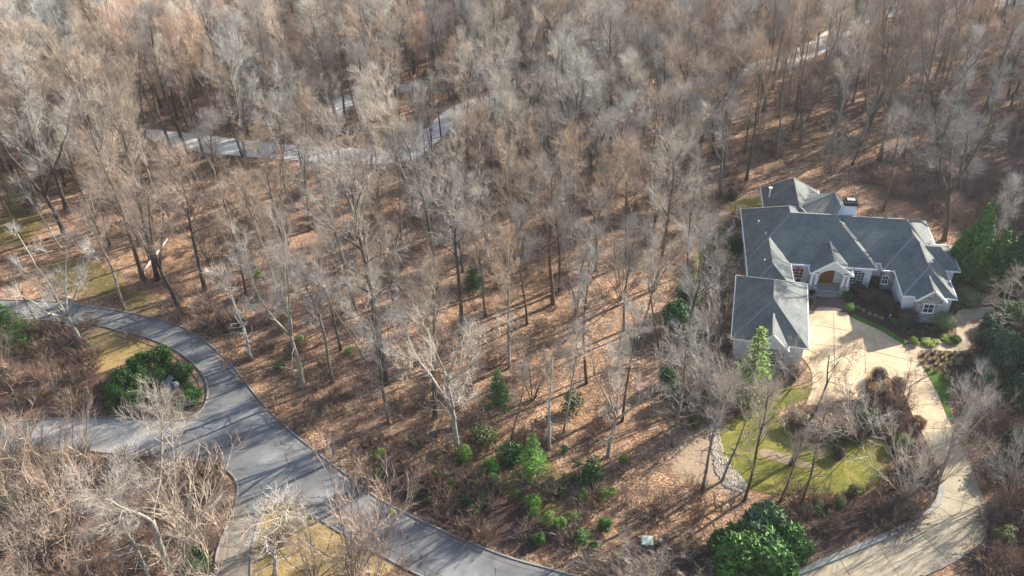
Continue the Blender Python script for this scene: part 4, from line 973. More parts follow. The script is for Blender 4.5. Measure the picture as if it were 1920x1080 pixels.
def near(x, y, d):
    gx, gy = int(x//6), int(y//6)
    for a in range(gx-1, gx+2):
        for b in range(gy-1, gy+2):
            for (u, v) in grid.get((a, b), ()):
                if (u-x)**2+(v-y)**2 < d*d: return True
    return False
def put(x, y): grid.setdefault((int(x//6), int(y//6)), []).append((x, y))
for x, y in placed: put(x, y)
_np = np.random.RandomState(5); NC = 60000
_Y = 36+_np.rand(NC)*226; _X = -(28+_Y*.66)+_np.rand(NC)*(72+_Y*1.32)
_px, _py = PXN(np.stack([_X, _Y, 0*_X], 1)); _ok = np.hypot(_X-rc[0], _Y-rc[1]) > 16
for q in EXCL: _ok &= ~inpoly(_px, _py, q)
# the house and its forecourt stand in open sun: no trees up-sun of them
_sx, _sy = sin(SUN_AZ), cos(SUN_AZ)
for hx, hy, rad, ln in ((HO.x+3*SH, HO.y+2*SH, 15, 46), (HO.x+13*SH, HO.y+1*SH, 10, 44), (G(1600, 680).x, G(1600, 680).y, 9, 60), (G(1760, 800).x, G(1760, 800).y, 5, 40)):
    al = (_X-hx)*_sx+(_Y-hy)*_sy; ac = np.abs((_X-hx)*_sy-(_Y-hy)*_sx); _ok &= ~((al > -2) & (al < ln) & (ac < rad))
for x, y, px, py in zip(_X[_ok].tolist(), _Y[_ok].tolist(), _px[_ok].tolist(), _py[_ok].tolist()):
    low_left = px < 460 and py > 850
    def hits(poly, hs=(8, 12, 16, 19)):
        for h_ in hs:
            for dx in (-4, -2, 0, 2, 4):
                a_, b_ = PX(x+dx, y, h_)
                if OP[poly](a_, b_): return True
        return False
    if hits('far') and rgw.random() < .87: continue
    if hits('open', (4, 8, 12, 16)): continue
    d = 4.3 if (low_left or (py < 420)) else 5.2
    if px > 1840 and py > 560: d = 8.0
    if 200 < px < 1300 and py > 300: d = 5.0
    if 400 < px < 1300 and py > 420: d = 6.0
    if y > 112: d = 4.0
    if 270 < px < 770 and 300 < py < 470: d = 5.8
    if near(x, y, d*rgw.uniform(.75, 1.25)): continue
    put(x, y); cand.append((x, y, px, py))
def zone_name(px, py):
    if px < 480:
        if py < 245: return 'left beyond the far street'
        if py < 430: return 'between mossy ground and far street'
        if py < 640: return 'in the wood above the ring street'
        if py < 800: return 'in the brush left of the island'
        return 'in the lower left thicket'
    if px < 940:
        if py < 175: return 'top middle beyond the far street'
        if py < 310: return 'along the pale far street'
        if py < 480: return 'just below the far street'
        return 'on the slope above the lower street'
    if px < 1330:
        if py < 200: return 'in the wood right of the far street'
        if py < 420: return 'in the wood behind the side lawn'
        return 'on the leafy slope left of the garage'
    if py < 130: return 'near the upper right road'
    if py < 330: return 'high in the wood behind the house'
    if py < 560: return 'close behind the house'
    return 'at the right edge beyond the driveway'
vis = []
for c in cand:
    x, y, px, py = c
    tx, ty = PX(x, y, 20)
    on = (-60 < px < 1980 and -10 < py < 1130) or (-60 < tx < 1980 and -10 < ty < 1080)
    vis.append((not on, math.hypot(x, y), c))
vis.sort(key=lambda v: (v[0], v[1]))
NIND = 296-NAMED
keys_big = ['tall0', 'tall1', 'tall2', 'tall3', 'tall4', 'tall5', 'broad0', 'broad1', 'broad2', 'broad3', 'slim0', 'slim1', 'slim2']
far = []
COUNT = 0
for hid, dist, (x, y, px, py) in vis:
    rg = random.Random(int(x*131+y*977))
    if px < 460 and py > 600 or (px > 1840 and py > 560):
        key = rg.choice(['multi0', 'multi1', 'multi2', 'crooked0', 'slim0']); h = rg.uniform(4, 8)
        if key[0] == 'c' or key[0] == 's': h = rg.uniform(7, 11)
    elif 1270 < px < 1335 and 440 < py < 800: key = 'multi%d' % rg.randrange(3); h = rg.uniform(4, 6.5)
    elif (300 < px < 760 and 300 < py < 345) or (780 < px < 970 and 190 < py < 270) or (1400 < px < 1620 and 60 < py < 165): key = rg.choice(['multi0', 'slim0', 'slim1']); h = rg.uniform(6, 9) if key[0] == 'm' else rg.uniform(12, 15)
    else:
        key = rg.choices(keys_big+['multi0', 'multi1', 'multi2', 'crooked1'], [5]*6+[3.2]*4+[4]*3+[2.5, 2.5, 2.5, 3])[0]
        h = rg.uniform(15, 24) if key[0] in 'tb' else rg.uniform(12, 20) if key[0] == 's' else rg.uniform(6, 10) if key[0] == 'm' else rg.uniform(11, 16)
        if py > 480 and key[0] in 'tb': h *= .88
    # stands of one colour
    q = math.sin(x*.045+1.)+math.cos(y*.06+x*.02)+rg.gauss(0, .55)
    twig = 'pale' if q > 1.25 else 'grey' if q > .35 else 'tan' if q > -.55 else 'pinkish' if q > -1.7 else 'reddish'
    if px > 1330 and py < 420: twig = rg.choice(['grey', 'brown', 'grey', 'tan', 'brown', 'pale'])
    if py < 260 and px < 1330 and rg.random() < .45: twig = rg.choice(['pale', 'pale', 'grey'])  # paler twigs in the far rows stand in for brighter, hazier light
    bark = rg.choices(['grey', 'dark', 'pale', 'brown'], [4, 4, 1.5 if py > 200 else 2.5, 2])[0]
    lean = (rg.gauss(0, .05)*h, rg.gauss(0, .05)*h); wide = rg.uniform(.85, 1.15)
    if not hid and COUNT < NIND:
        COUNT += 1
        sz = 'tall' if h > 19 else 'middle-sized' if h > 13 else 'short'
        form = {'t': 'straight', 'b': 'forked', 's': 'slender', 'm': 'many-stemmed', 'c': 'crooked'}[key[0]]
        z = zone_name(px, py)
        bare_tree(key, (x, y, gz(x, y)), h, f'{sz} {form} bare tree with {twig} twigs {z}', 'bare trees '+z, rg.uniform(0, 6.28), bark, twig, lean, wide=wide)
    else: far.append((x, y, key, h, rg.uniform(0, 6.28), twig, bark, lean, wide))
print('bare trees', NAMED, COUNT, 'far', len(far))

def scatter(name, protos, pts, label, mat=None):
    """one stuff object: instances of prototype meshes on the points (x,y,z,rx,ry,rz,sx,sz,idx)"""
    pc = bpy.data.collections.new(name+'_sources')
    for i, (parts) in enumerate(protos):
        for me, colr in parts:
            o = bpy.data.objects.new('%s_%02d' % (name, i), me); o.color = colr; pc.objects.link(o)
    me = bpy.data.meshes.new(name); me.from_pydata([p[:3] for p in pts], [], [])
    a = me.attributes.new('rot', 'FLOAT_VECTOR', 'POINT'); a.data.foreach_set('vector', np.array([p[3:6] for p in pts], np.float32).ravel())
    a = me.attributes.new('scl', 'FLOAT_VECTOR', 'POINT'); a.data.foreach_set('vector', np.array([(p[6], p[6], p[7]) for p in pts], np.float32).ravel())
    a = me.attributes.new('idx', 'INT', 'POINT'); a.data.foreach_set('value', [int(p[8]) for p in pts])
    o = link(name, me); ng = bpy.data.node_groups.new(name, 'GeometryNodeTree')
    ng.interface.new_socket('Geometry', in_out='INPUT', socket_type='NodeSocketGeometry'); ng.interface.new_socket('Geometry', in_out='OUTPUT', socket_type='NodeSocketGeometry')
    N = ng.nodes; L = ng.links; gi = N.new('NodeGroupInput'); go = N.new('NodeGroupOutput')
    ci = N.new('GeometryNodeCollectionInfo'); ci.inputs['Collection'].default_value = pc; ci.inputs['Separate Children'].default_value = True; ci.inputs['Reset Children'].default_value = True
    ip = N.new('GeometryNodeInstanceOnPoints'); ip.inputs['Pick Instance'].default_value = True
    def na(n_, t):
        nd = N.new('GeometryNodeInputNamedAttribute'); nd.data_type = t; nd.inputs['Name'].default_value = n_; return nd.outputs['Attribute']
    m2p = N.new('GeometryNodeMeshToPoints'); L.new(gi.outputs[0], m2p.inputs[0]); L.new(m2p.outputs[0], ip.inputs['Points'])
    L.new(ci.outputs[0], ip.inputs['Instance']); L.new(na('idx', 'INT'), ip.inputs['Instance Index']); L.new(na('rot', 'FLOAT_VECTOR'), ip.inputs['Rotation']); L.new(na('scl', 'FLOAT_VECTOR'), ip.inputs['Scale'])
    L.new(ip.outputs[0], go.inputs[0]); md = o.modifiers.new('scatter', 'NODES'); md.node_group = ng
    tag(o, label, None, None, 'stuff'); return o
# far woods: trunk+crown joined per prototype so a single index picks one tree
def joined(a, b, bc, tc, name):
    me = bpy.data.meshes.new(name)
    va = np.zeros(len(a.vertices)*3, np.float32); a.vertices.foreach_get('co', va); vb = np.zeros(len(b.vertices)*3, np.float32); b.vertices.foreach_get('co', vb)
    V = np.concatenate([va, vb]).reshape(-1, 3)
    fa = [tuple(p.vertices) for p in a.polygons]; n = len(a.vertices); fb = [tuple(n+i for i in p.vertices) for p in b.polygons]
    me.from_pydata(V.tolist(), [], fa+fb); me.update()
    m1 = far_mat('far bark '+name, bc, False); m2 = far_mat('far twigs '+name, tc, True); me.materials.append(m1); me.materials.append(m2)
    me.polygons.foreach_set('material_index', [0]*len(fa)+[1]*len(fb)); return me
def far_mat(name, c, twig):
    t = NT(name, .9, .1); oi = t.n('ShaderNodeObjectInfo')
    r = t.ramp(oi.outputs['Random'], [(0, (.85, .85, .86)), (.35, (1., .98, .95)), (.7, (1.1, 1.03, .95)), (1, (1.15, 1.0, .88))])
    t.col(t.mix(c, r, 1., 'MULTIPLY')); return t.m
combos = []
pm = {}
for f in far:
    k = (f[2], f[5])
    if k not in pm:
        if len(pm) < 14: pm[k] = len(combos); combos.append(k)
        else: pm[k] = min((i for i, c in enumerate(combos)), key=lambda i: (combos[i][0][:2] != k[0][:2])+(combos[i][1] != k[1]))
protos = []
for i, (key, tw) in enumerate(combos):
    a, b = LIB[key]; protos.append([(joined(a, b, BARKS['grey' if i % 2 else 'dark'], tuple(min(.6, v*1.4) for v in TWIGS[tw]), 'far tree %d' % i), (1, 1, 1, 1))])  # twig colour lightened: haze and stronger light put into the far crowns
pts = []
for (x, y, key, h, rz, tw, bk, lean, wide) in far:
    s = h/NOMH[key.rstrip('0123456789')]; pts.append((x, y, gz(x, y), -lean[1]/h, lean[0]/h, rz, s*wide, s, pm[(key, tw)]))
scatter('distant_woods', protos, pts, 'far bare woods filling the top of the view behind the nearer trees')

# undergrowth: bare brush all over the wood floor
BR = []
for i in range(4):
    me = make_brush(200+i, 1.2, 1.2, 34); me.materials.append(far_mat('brush twigs %d' % i, [(.24, .18, .135), (.19, .14, .115), (.28, .215, .16), (.19, .125, .10)][i], True)); BR.append(me)
ub = []
rgb_ = random.Random(9); tries = 0
brush_no = [road_px, drive_px, LAWN, HOUSE_PX, FARROAD1, FARROAD2, FARROAD3, [(1270, 790), (1345, 790), (1400, 925), (1280, 900)], [(180, 612), (340, 668), (390, 700), (386, 786), (190, 786), (190, 690)],
            [(1586, 583), (1700, 650), (1860, 640), (1860, 500), (1640, 500)], [(1700, 640), (1830, 640), (1800, 700), (1790, 800), (1740, 700)], [(0, 400), (150, 400), (260, 480), (260, 560), (0, 560)],
            [(500, 930), (700, 1035), (800, 1085), (560, 1085)], [(1290, 460), (1350, 400), (1370, 370), (1430, 370), (1420, 400), (1360, 460), (1310, 580)]]
def pool(n, y0, y1, seed, no):
    r = np.random.RandomState(seed); Y = y0+r.rand(n)*(y1-y0); X = (r.rand(n)*2-1)*(24+Y*.64); a, b = PXN(np.stack([X, Y, 0*X], 1)); ok = np.ones(n, bool)
    for q in no: ok &= ~inpoly(a, b, q)
    return list(zip(X[ok].tolist(), Y[ok].tolist(), a[ok].tolist(), b[ok].tolist()))
for x, y, px, py in pool(16000, 36, 200, 3, brush_no):
    if len(ub) > 3400: break
    cl = math.sin(x*.23+2*math.sin(y*.11))+math.sin(y*.31+x*.05)
    dense = (px < 450 and py > 590) or (px > 1840 and py > 240) or (1280 < px < 1380 and 460 < py < 800) or (1600 < px and 320 < py < 460) or (1480 < px < 1760 and 880 < py < 1000) or (1480 < px < 1740 and 740 < py < 830) or (690 < px < 1330 and 900 < py < 1090) or (560 < px < 900 and 800 < py < 930)
    p_ = (.4 if py > 800 and px < 1340 else .8) if dense else (.38 if cl > .2 else .1)
    if py < 450: p_ = max(p_, .3)
    if rgb_.random() > p_: continue
    s = rgb_.uniform(.6, 1.5) if dense else rgb_.uniform(.4, 1.15)
    ub.append((x, y, gz(x, y), 0, 0, rgb_.uniform(0, 6.28), s, s*rgb_.uniform(.7, 1.2), rgb_.randrange(4)))
scatter('undergrowth', [[(m_, (1, 1, 1, 1))] for m_ in BR], ub, 'low bare brush and saplings scattered over the leafy floor')
# fallen sticks and saplings, poles lying about
def stick_mesh(seed):
    rg = random.Random(seed); m = MB()
    for k in range(9):
        a = rg.uniform(0, pi); L = rg.uniform(.3, 1.5); p = Vector((rg.uniform(-1.5, 1.5), rg.uniform(-1.5, 1.5), .04)); d = Vector((cos(a), sin(a), rg.uniform(0, .06)))
        q, _ = grow(rg, p, d, L, 3, .1, 0); m.tube(q, [.022, .018, .014, .008], 3, False)
    return m.mesh('sticks')
ST = []
for i in range(3):
    me = stick_mesh(300+i); me.materials.append(far_mat('stick %d' % i, [(.30, .23, .18), (.14, .11, .09), (.38, .31, .25)][i], False)); ST.append(me)
sp = []
for x, y, px, py in pool(1300, 40, 150, 4, brush_no+[YARD_PX]):
    sp.append((x, y, gz(x, y)+.02, 0, 0, rgb_.uniform(0, 6.28), 1, 1, rgb_.randrange(3)))
scatter('fallen_sticks', [[(m_, (1, 1, 1, 1))] for m_ in ST], sp, 'fallen sticks lying in the leaf litter')

# ---------------------------------------------------------------- evergreens and shrubs
def dep(px, py):
    g = G(px, py); return float((np.array(g)-CP)@Fv)
GREENS = {'dark': (.026, .062, .022), 'deep': (.032, .095, .022), 'mid': (.06, .135, .028), 'bright': (.11, .25, .035), 'yellow': (.22, .28, .035), 'olive': (.10, .115, .035), 'blue': (.055, .11, .05), 'brown': (.20, .125, .08), 'dkbrown': (.085, .06, .048), 'rust': (.28, .15, .07), 'straw': (.46, .38, .19), 'vgreen': (.16, .20, .08), 'sage': (.085, .14, .06), 'cone': (.075, .155, .025), 'isle': (.035, .085, .016), 'isle2': (.05, .12, .02), 'lime': (.16, .25, .04)}
SHR = {}
def shrub_mesh(kind, v):
    k = (kind, v)
    if k not in SHR:
        sd = v*17+hash(kind) % 7 if False else v*17+len(kind)
        if kind == 'leafy': SHR[k] = leaf_mass(sd, lumps_round(sd, 1., 1.5, 16), 4600, .075, flat=.4, var=.42, rag=(.62, 1.22))
        elif kind == 'ball': SHR[k] = leaf_mass(sd, [(0, 0, .72, 1., 1., .82)], 4200, .062, var=.34)
        elif kind == 'pine': SHR[k] = leaf_mass(sd, lumps_round(sd, 1., 1.7, 20), 5600, .10, aniso=1.6, spray=True, droop=.3, var=.42)
        elif kind == 'cedar': SHR[k] = leaf_mass(sd, lumps_ragged(sd), 15000, .085, aniso=3.0, spray=True, droop=-.1, var=.6, rag=(.3, 1.75), core=.45)
        elif kind == 'arbor': SHR[k] = leaf_mass(sd, lumps_cone(sd), 9000, .085, aniso=2.3, spray=True, droop=-.5, var=.5, rag=(.6, 1.35))
        elif kind == 'low': SHR[k] = leaf_mass(sd, lumps_round(sd, 1., .8, 12), 2600, .085)
        elif kind == 'loose': SHR[k] = leaf_mass(sd, lumps_round(sd, 1., 1.7, 14), 1900, .095, inner=False, var=.4)
        elif kind == 'tuft':
            rg = random.Random(sd); m = MB(); ti = []
            for i in range(130):
                a = rg.uniform(0, 2*pi); le = rg.uniform(.1, 1.15); d = Vector((cos(a)*sin(le), sin(a)*sin(le), cos(le))); w = Vector((-sin(a), cos(a), 0))*.035; p = Vector((cos(a)*.1, sin(a)*.1, 0)); L = rg.uniform(.6, 1.1)
                e = p+d*L*.6; f = p+d*L+Vector((0, 0, -.3*L*sin(le)))
                m.add([p-w, p+w, e+w, e-w, f], [(0, 1, 2, 3), (3, 2, 4)]); q = rg.uniform(.7, 1.3); ti += [(q, q, q)]*2
            SHR[k] = tinted(m, 'tuft', ti)
    return SHR[k]
def shrub(kind, px, py, wpx, hm, green, label, cat='shrub', name='shrub', group=None, v=None, sq=1.):
    """px,py: pixel of the foot; wpx: width in photo pixels; hm: height in metres"""
    R = wpx/2*dep(px, py)/FPX; g = G(px, py); v = random.Random(int(px*3+py)).randrange(3) if v is None else v
    NH = {'leafy': 1.5, 'ball': 1.54, 'pine': 1.7, 'cedar': 1.7, 'arbor': 4.2, 'low': .8, 'loose': 1.7, 'tuft': .9}[kind]
    o = link(name, shrub_mesh(kind, v)); o.location = (g.x, g.y, gz(g.x, g.y)*(0 if inpoly(px, py, YARD_PX) else 1)-.03)
    o.scale = (R, R*sq, hm/NH); o.rotation_euler = (0, 0, random.Random(int(px+py*5)).uniform(0, 6.28) if sq == 1 else .1); c = GREENS[green]; o.color = (*c, 1)
    return tag(o, label, cat, group)
def conifer(px, py, tpx, tpy, wpx, green, label, v=0, name='conifer', droop=.25):
    g, h, lx = hl((px, py), (tpx, tpy)); R = wpx/2*dep(px, py)/FPX
    key = ('con', v, droop)
    if key not in SHR: SHR[key] = make_conifer(400+v, 10, 2.6, droop=droop) if v != 5 else make_conifer(405, 10, 2.6, 30, 22, .17, .1)
    if not SHR[key][0].materials: SHR[key][0].materials.append(M['bark'])
    r = empty(name, label, 'evergreen tree', (g.x, g.y, -.05)); r.scale = (R/2.6, R/2.6, h/10)
    a = link('trunk', SHR[key][0], None, r); a.color = tmul(BARKS['brown'], 1); b = link('foliage', SHR[key][1], None, r); b.color = (*GREENS[green], 1); return r
conifer(1403, 752, 1405, 612, 95, 'lime', 'feathery yellow-green hemlock in front of the garage corner', 0, droop=.35)
shrub('arbor', 1808, 524, 80, 11.5, 'cone', 'tallest green cedar beside the right end of the house', 'evergreen tree', 'cedar')
shrub('arbor', 1784, 520, 56, 7.5, 'cone', 'shorter green cedar touching the right house wall', 'evergreen tree', 'cedar')
shrub('arbor', 1852, 532, 62, 8.5, 'cone', 'yellowish green cedar right of the tallest one', 'evergreen tree', 'cedar')
shrub('arbor', 1885, 545, 95, 9, 'deep', 'dark cedar at the right edge of the cedar group', 'evergreen tree', 'cedar')
conifer(1000, 888, 1001, 812, 62, 'bright', 'bright green young conifer on the bank', 0, droop=.3)
conifer(936, 762, 932, 690, 56, 'deep', 'dark green young conifer below the straight grey tree', 2, droop=.2)
conifer(890, 540, 892, 482, 46, 'deep', 'small dark evergreen in the middle of the wood', 1)
conifer(18, 648, 15, 552, 110, 'mid', 'green pine at the left edge beside the street end', 0, droop=.3)
conifer(1603, 30, 1612, -5, 40, 'yellow', 'bright green pine beside the upper right road', 0)
conifer(1585, 45, 1590, 22, 30, 'mid', 'lower green pine left of the bright one by the upper road', 1)
conifer(1508, 58, 1512, 32, 26, 'deep', 'small dark pine near the upper right road', 2)
conifer(1530, 52, 1534, 32, 22, 'mid', 'small mid green pine near the tan verge of the upper road', 1)
conifer(800, 158, 803, 128, 34, 'mid', 'small green pine beyond the far street', 0)
conifer(1178, 330, 1180, 290, 26, 'olive', 'faint green young pine in the wood left of the house', 1)
for x_, y_, w_, h_, c_, v_, lb_ in [(1385, 1055, 110, 4.4, 'cone', 0, 'broad green cedar bush at the left of the group below the lawn'), (1436, 1068, 120, 4.0, 'mid', 1, 'deep green cedar bush at the bottom middle of the group'), (1478, 1040, 84, 3.6, 'mid', 2, 'green cedar bush at the right of the group beside the driveway'), (1422, 1018, 96, 4.8, 'sage', 0, 'grey-green cedar bush at the top of the group under the lawn'), (1352, 1030, 50, 2.6, 'mid', 1, 'small cedar bush at the far left of the group')]:
    shrub('cedar', x_, y_, w_, h_, c_, lb_, 'evergreen tree', 'cedar', v=v_)
shrub('leafy', 1266, 618, 66, 4.2, 'deep', 'big dark glossy holly left of the garage', name='holly', cat='holly')
shrub('leafy', 1290, 575, 54, 3.6, 'blue', 'grey-green holly behind the big dark one', name='holly', cat='holly')
shrub('leafy', 1284, 640, 44, 2.4, 'vgreen', 'pale leafy shrub in front of the big dark holly')
shrub('leafy', 1248, 722, 36, 2.8, 'deep', 'dark holly below the dark-footed leaning tree', name='holly', cat='holly')
shrub('loose', 1262, 752, 46, 2.8, 'blue', 'grey green shrub below the smaller holly')
shrub('leafy', 1300, 800, 32, 1.8, 'olive', 'olive and rust shrub beside the bare pale ground')
shrub('loose', 1072, 768, 52, 3.0, 'olive', 'rounded olive bush right of the slender sunlit tree')
shrub('loose', 1110, 905, 64, 2.8, 'deep', 'loose dark green bush below the tree with broken boughs')
shrub('loose', 905, 830, 70, 2.2, 'olive', 'olive bush between the big pale tree and the sapling')
shrub('loose', 960, 860, 60, 2.0, 'deep', 'low green bush left of the bright young conifer')
for i, (x, y, w, h, c) in enumerate([(872, 860, 26, 2.2, 'lime'), (924, 880, 26, 1.8, 'bright'), (925, 900, 20, 1.0, 'bright'), (1000, 950, 26, 1.6, 'bright'), (1002, 968, 22, 1.2, 'lime'), (1028, 985, 30, 1.7, 'lime'), (1050, 992, 26, 1.5, 'bright'), (1075, 978, 26, 1.4, 'lime'), (1092, 938, 22, 1.5, 'lime'), (1133, 935, 30, 1.2, 'lime'), (1135, 990, 30, 1.2, 'mid'), (1090, 1012, 34, 1.2, 'mid'), (778, 922, 18, 1., 'lime'), (902, 934, 18, .9, 'lime'), (712, 858, 26, 1.1, 'lime'), (773, 836, 20, 1., 'lime'), (526, 692, 20, 1.2, 'mid'), (562, 640, 20, .9, 'lime'), (485, 515, 16, 1.0, 'lime'), (536, 500, 14, .8, 'lime'), (486, 562, 20, 1., 'mid'), (35, 950, 54, 2.6, 'lime'), (378, 1078, 52, 3.4, 'deep'), (1010, 1018, 24, 1.4, 'mid'), (1115, 1030, 26, .9, 'mid'), (735, 962, 18, .7, 'lime'), (1050, 925, 20, 1., 'mid'), (655, 662, 20, .8, 'lime'), (1395, 650, 20, 1, 'lime')][:-1]):
    where = ['against the foot of the big pale tree', 'upper of two left of the young conifer', 'lower of two left of the young conifer', 'below the young conifer', 'just under the one below the young conifer', 'in the middle of the bank cluster', 'right in the bank cluster', 'rightmost in the bank cluster', 'under the loose dark green bush', 'tallest on the right of the bank', 'low on the bank left of the steel cabinet', 'dull green at the bottom of the bank', 'alone above the street', 'alone in the shaded bank', 'nearest the street on the bank', 'upslope from the one nearest the street', 'left of the pale straight trunk', 'behind the log pile', 'in the leafy wood above the bank, left', 'in the leafy wood above the bank, right', 'near the dark-footed tree', 'bright, in the lower left thicket', 'deep green at the foot of the lower left thicket', 'under the bank cluster', 'at the bottom left of the steel cabinet', 'at the shaded street edge', 'in the bank brush centre', 'small beside the log stack'][i]
    shrub('leafy' if c != 'lime' else 'loose', x, y, w*1.15, h, c, 'small green shrub '+where, group='green shrubs on the leafy floor')
rgk = random.Random(44); wk = 0
for k_ in range(46):
    x = rgk.uniform(690, 1190); y = rgk.uniform(845, 1050)
    if y > 905+(x-690)*.33 or (x < 800 and y < 870): continue
    shrub('loose', x, y, rgk.uniform(14, 27), rgk.uniform(.5, 1.3), rgk.choice(['lime', 'mid', 'olive', 'lime', 'vgreen']), 'little yellow-green sprout among the brown brush of the street bank', name='sapling', cat='sapling', group='little green sprouts on the street bank')
# dark evergreens at the right
for i, (x, y, w, h, c, lb) in enumerate([(1850, 660, 60, 3.6, 'dark', 'dark evergreen behind the grass bed'), (1880, 690, 80, 5, 'blue', 'large blue-green rhododendron right of the grass bed'), (1915, 700, 80, 6, 'dark', 'dark evergreen at the right edge above the shaded hollow'), (1852, 722, 44, 2.6, 'blue', 'mint-green leafed shrub below the rhododendron'), (1905, 760, 70, 4.5, 'dark', 'dark evergreen at the right edge below the rhododendron'), (1910, 860, 80, 4, 'dark', 'dark evergreen at the right edge beside the lower driveway'), (1890, 600, 56, 3, 'vgreen', 'grey-green shrub by the upper garden path'), (1852, 615, 40, 1.8, 'dark', 'low dark shrub beside the garden path'), (1880, 1010, 46, 1.4, 'olive', 'olive shrub below the driveway bend')]):
    shrub('leafy', x, y, w, h, c, lb, 'evergreen shrub', group='dark evergreens at the right edge')
# front beds
for x, y, w, h, k, c, lb in [(1592, 582, 18, 1.0, 'ball', 'bright', 'small bright green clipped ball beside the porch walk'), (1698, 607, 40, 2.0, 'ball', 'dkbrown', 'largest clipped brown ball in front of the stone bay'), (1767, 612, 40, 2.0, 'ball', 'vgreen', 'variegated clipped ball right of the stone bay'), (1673, 586, 28, 1.7, 'ball', 'dkbrown', 'clipped brown ball left of the largest one'), (1659, 572, 28, 1.7, 'ball', 'dkbrown', 'clipped brown ball between wall and lawn strip'), (1641, 560, 24, 1.4, 'ball', 'dkbrown', 'small clipped brown ball near the stone wall corner'), (1625, 560, 42, 1.5, 'low', 'dkbrown', 'spreading brown shrub under the right front window'), (1607, 548, 30, 1.3, 'low', 'dkbrown', 'brown shrub close to the porch column'), (1590, 558, 26, .8, 'low', 'deep', 'low dark green shrub right of the porch steps'), (1522, 552, 14, .8, 'low', 'deep', 'low dark green shrub left of the porch steps'), (1519, 570, 13, .7, 'low', 'deep', 'low dark shrub against the garage wall'), (1637, 534, 30, 1.2, 'low', 'deep', 'dark green shrub in the recess by the stone wall'), (1680, 606, 26, .7, 'low', 'mid', 'flat green juniper left of the largest ball'), (1812, 568, 48, 2., 'leafy', 'vgreen', 'clipped variegated hedge right of the house'), (1838, 542, 30, 1.6, 'ball', 'vgreen', 'rounded grey-green shrub beyond the clipped hedge'), (1826, 572, 24, 1.4, 'leafy', 'brown', 'brown-tipped shrub at the end of the clipped hedge'), (1712, 645, 22, .8, 'low', 'yellow', 'yellow-green mound at the start of the garden path'), (1745, 645, 38, .45, 'low', 'yellow', 'flat yellow-green mat beside the garden path'), (1778, 637, 40, .5, 'low', 'yellow', 'gold-green mat below the variegated ball'), (1790, 641, 22, 1.0, 'leafy', 'mid', 'green mound at the corner of the garden path'), (1495, 528, 22, 1.2, 'low', 'dkbrown', 'reddish brown shrub under the left front window'), (1372, 470, 44, 2.4, 'leafy', 'dark', 'dark evergreen in the shade of the left house wall'), (1360, 495, 40, 2.0, 'leafy', 'deep', 'green shrub in the shade left of the house'), (1350, 445, 30, 1.6, 'leafy', 'olive', 'olive shrub beside the earth path'), (1376, 425, 24, 1.6, 'leafy', 'brown', 'brown shrub at the left house corner'), (1372, 372, 26, 1.5, 'leafy', 'dkbrown', 'round brown shrub by the back lawn')]:
    shrub(k, x, y, w, h, c, lb)
# clipped azalea hedge inside the driveway loop: separate bushes
for i, (x, y, w, h, k, c, lb) in enumerate([(1500, 800, 60, 1.8, 'leafy', 'brown', 'leftmost rusty bush of the loop hedge'), (1540, 812, 62, 1.9, 'leafy', 'rust', 'rusty bush, second from the left of the loop hedge'), (1585, 812, 62, 1.9, 'leafy', 'brown', 'brown bush at the middle of the loop hedge'), (1628, 802, 60, 2.0, 'leafy', 'olive', 'olive brown bush right in the loop hedge'), (1662, 790, 50, 1.9, 'leafy', 'dkbrown', 'dark brown bush at the right end of the loop hedge'), (1646, 712, 30, 1.7, 'ball', 'dkbrown', 'round topiary at the top of the driveway bed'), (1680, 728, 28, 1.6, 'ball', 'brown', 'round topiary right in the driveway bed'), (1648, 740, 50, 1.5, 'leafy', 'rust', 'golden rust shrub filling the driveway bed'), (1670, 755, 36, 1.3, 'leafy', 'brown', 'brown shrub low in the driveway bed'), (1488, 705, 40, 1.6, 'leafy', 'brown', 'brown round shrub at the garage corner'), (1570, 855, 32, 1.3, 'leafy', 'dkbrown', 'lone round brown shrub on the lawn'), (1712, 880, 50, 1.8, 'leafy', 'dkbrown', 'brown bush under the silvery tree'), (1690, 840, 44, 1.8, 'leafy', 'olive', 'olive bush between lawn and driveway'), (1718, 800, 34, 1.5, 'leafy', 'rust', 'rusty bush at the driveway inner edge'), (1530, 950, 26, 1.2, 'ball', 'olive', 'clipped olive shrub right below the lawn'), (1572, 948, 28, 1.2, 'ball', 'olive', 'round olive shrub below the lawn'), (1527, 962, 20, 1., 'leafy', 'mid', 'small green shrub below the lawn'), (1600, 925, 26, 1.3, 'loose', 'olive', 'loose olive shrub at the lawn rim')]):
    shrub(k, x, y, w, h, c, lb, group='shrubs of the driveway loop')
# planted island
for i, (x, y, w, h, c, lb) in enumerate([(305, 690, 50, 3.2, 'isle', 'topmost dark green shrub of the island'), (268, 703, 46, 2.8, 'isle2', 'green shrub left of the topmost in the island'), (300, 722, 44, 2.6, 'isle', 'green shrub in the middle of the island'), (238, 724, 48, 2.8, 'isle', 'dark shrub at the upper left of the island'), (270, 738, 46, 2.4, 'isle2', 'mid green shrub at the heart of the island'), (222, 758, 48, 2.6, 'isle', 'shrub at the left end of the island'), (255, 765, 44, 2.2, 'isle2', 'shrub at the lower left of the island'), (288, 762, 36, 1.8, 'dark', 'low dark shrub at the lower middle of the island'), (345, 712, 42, 2.4, 'isle', 'dark shrub above the island boulders'), (362, 752, 42, 2.2, 'isle2', 'golden-green shrub at the right end of the island'), (315, 752, 30, 1.6, 'isle2', 'small green shrub left of the island boulders'), (336, 766, 30, 1.2, 'dark', 'lowest dark shrub of the island')]):
    shrub('pine' if i % 3 == 1 else 'leafy', x, y, w*1.12, h, c, lb, group='evergreen shrubs of the planted island')
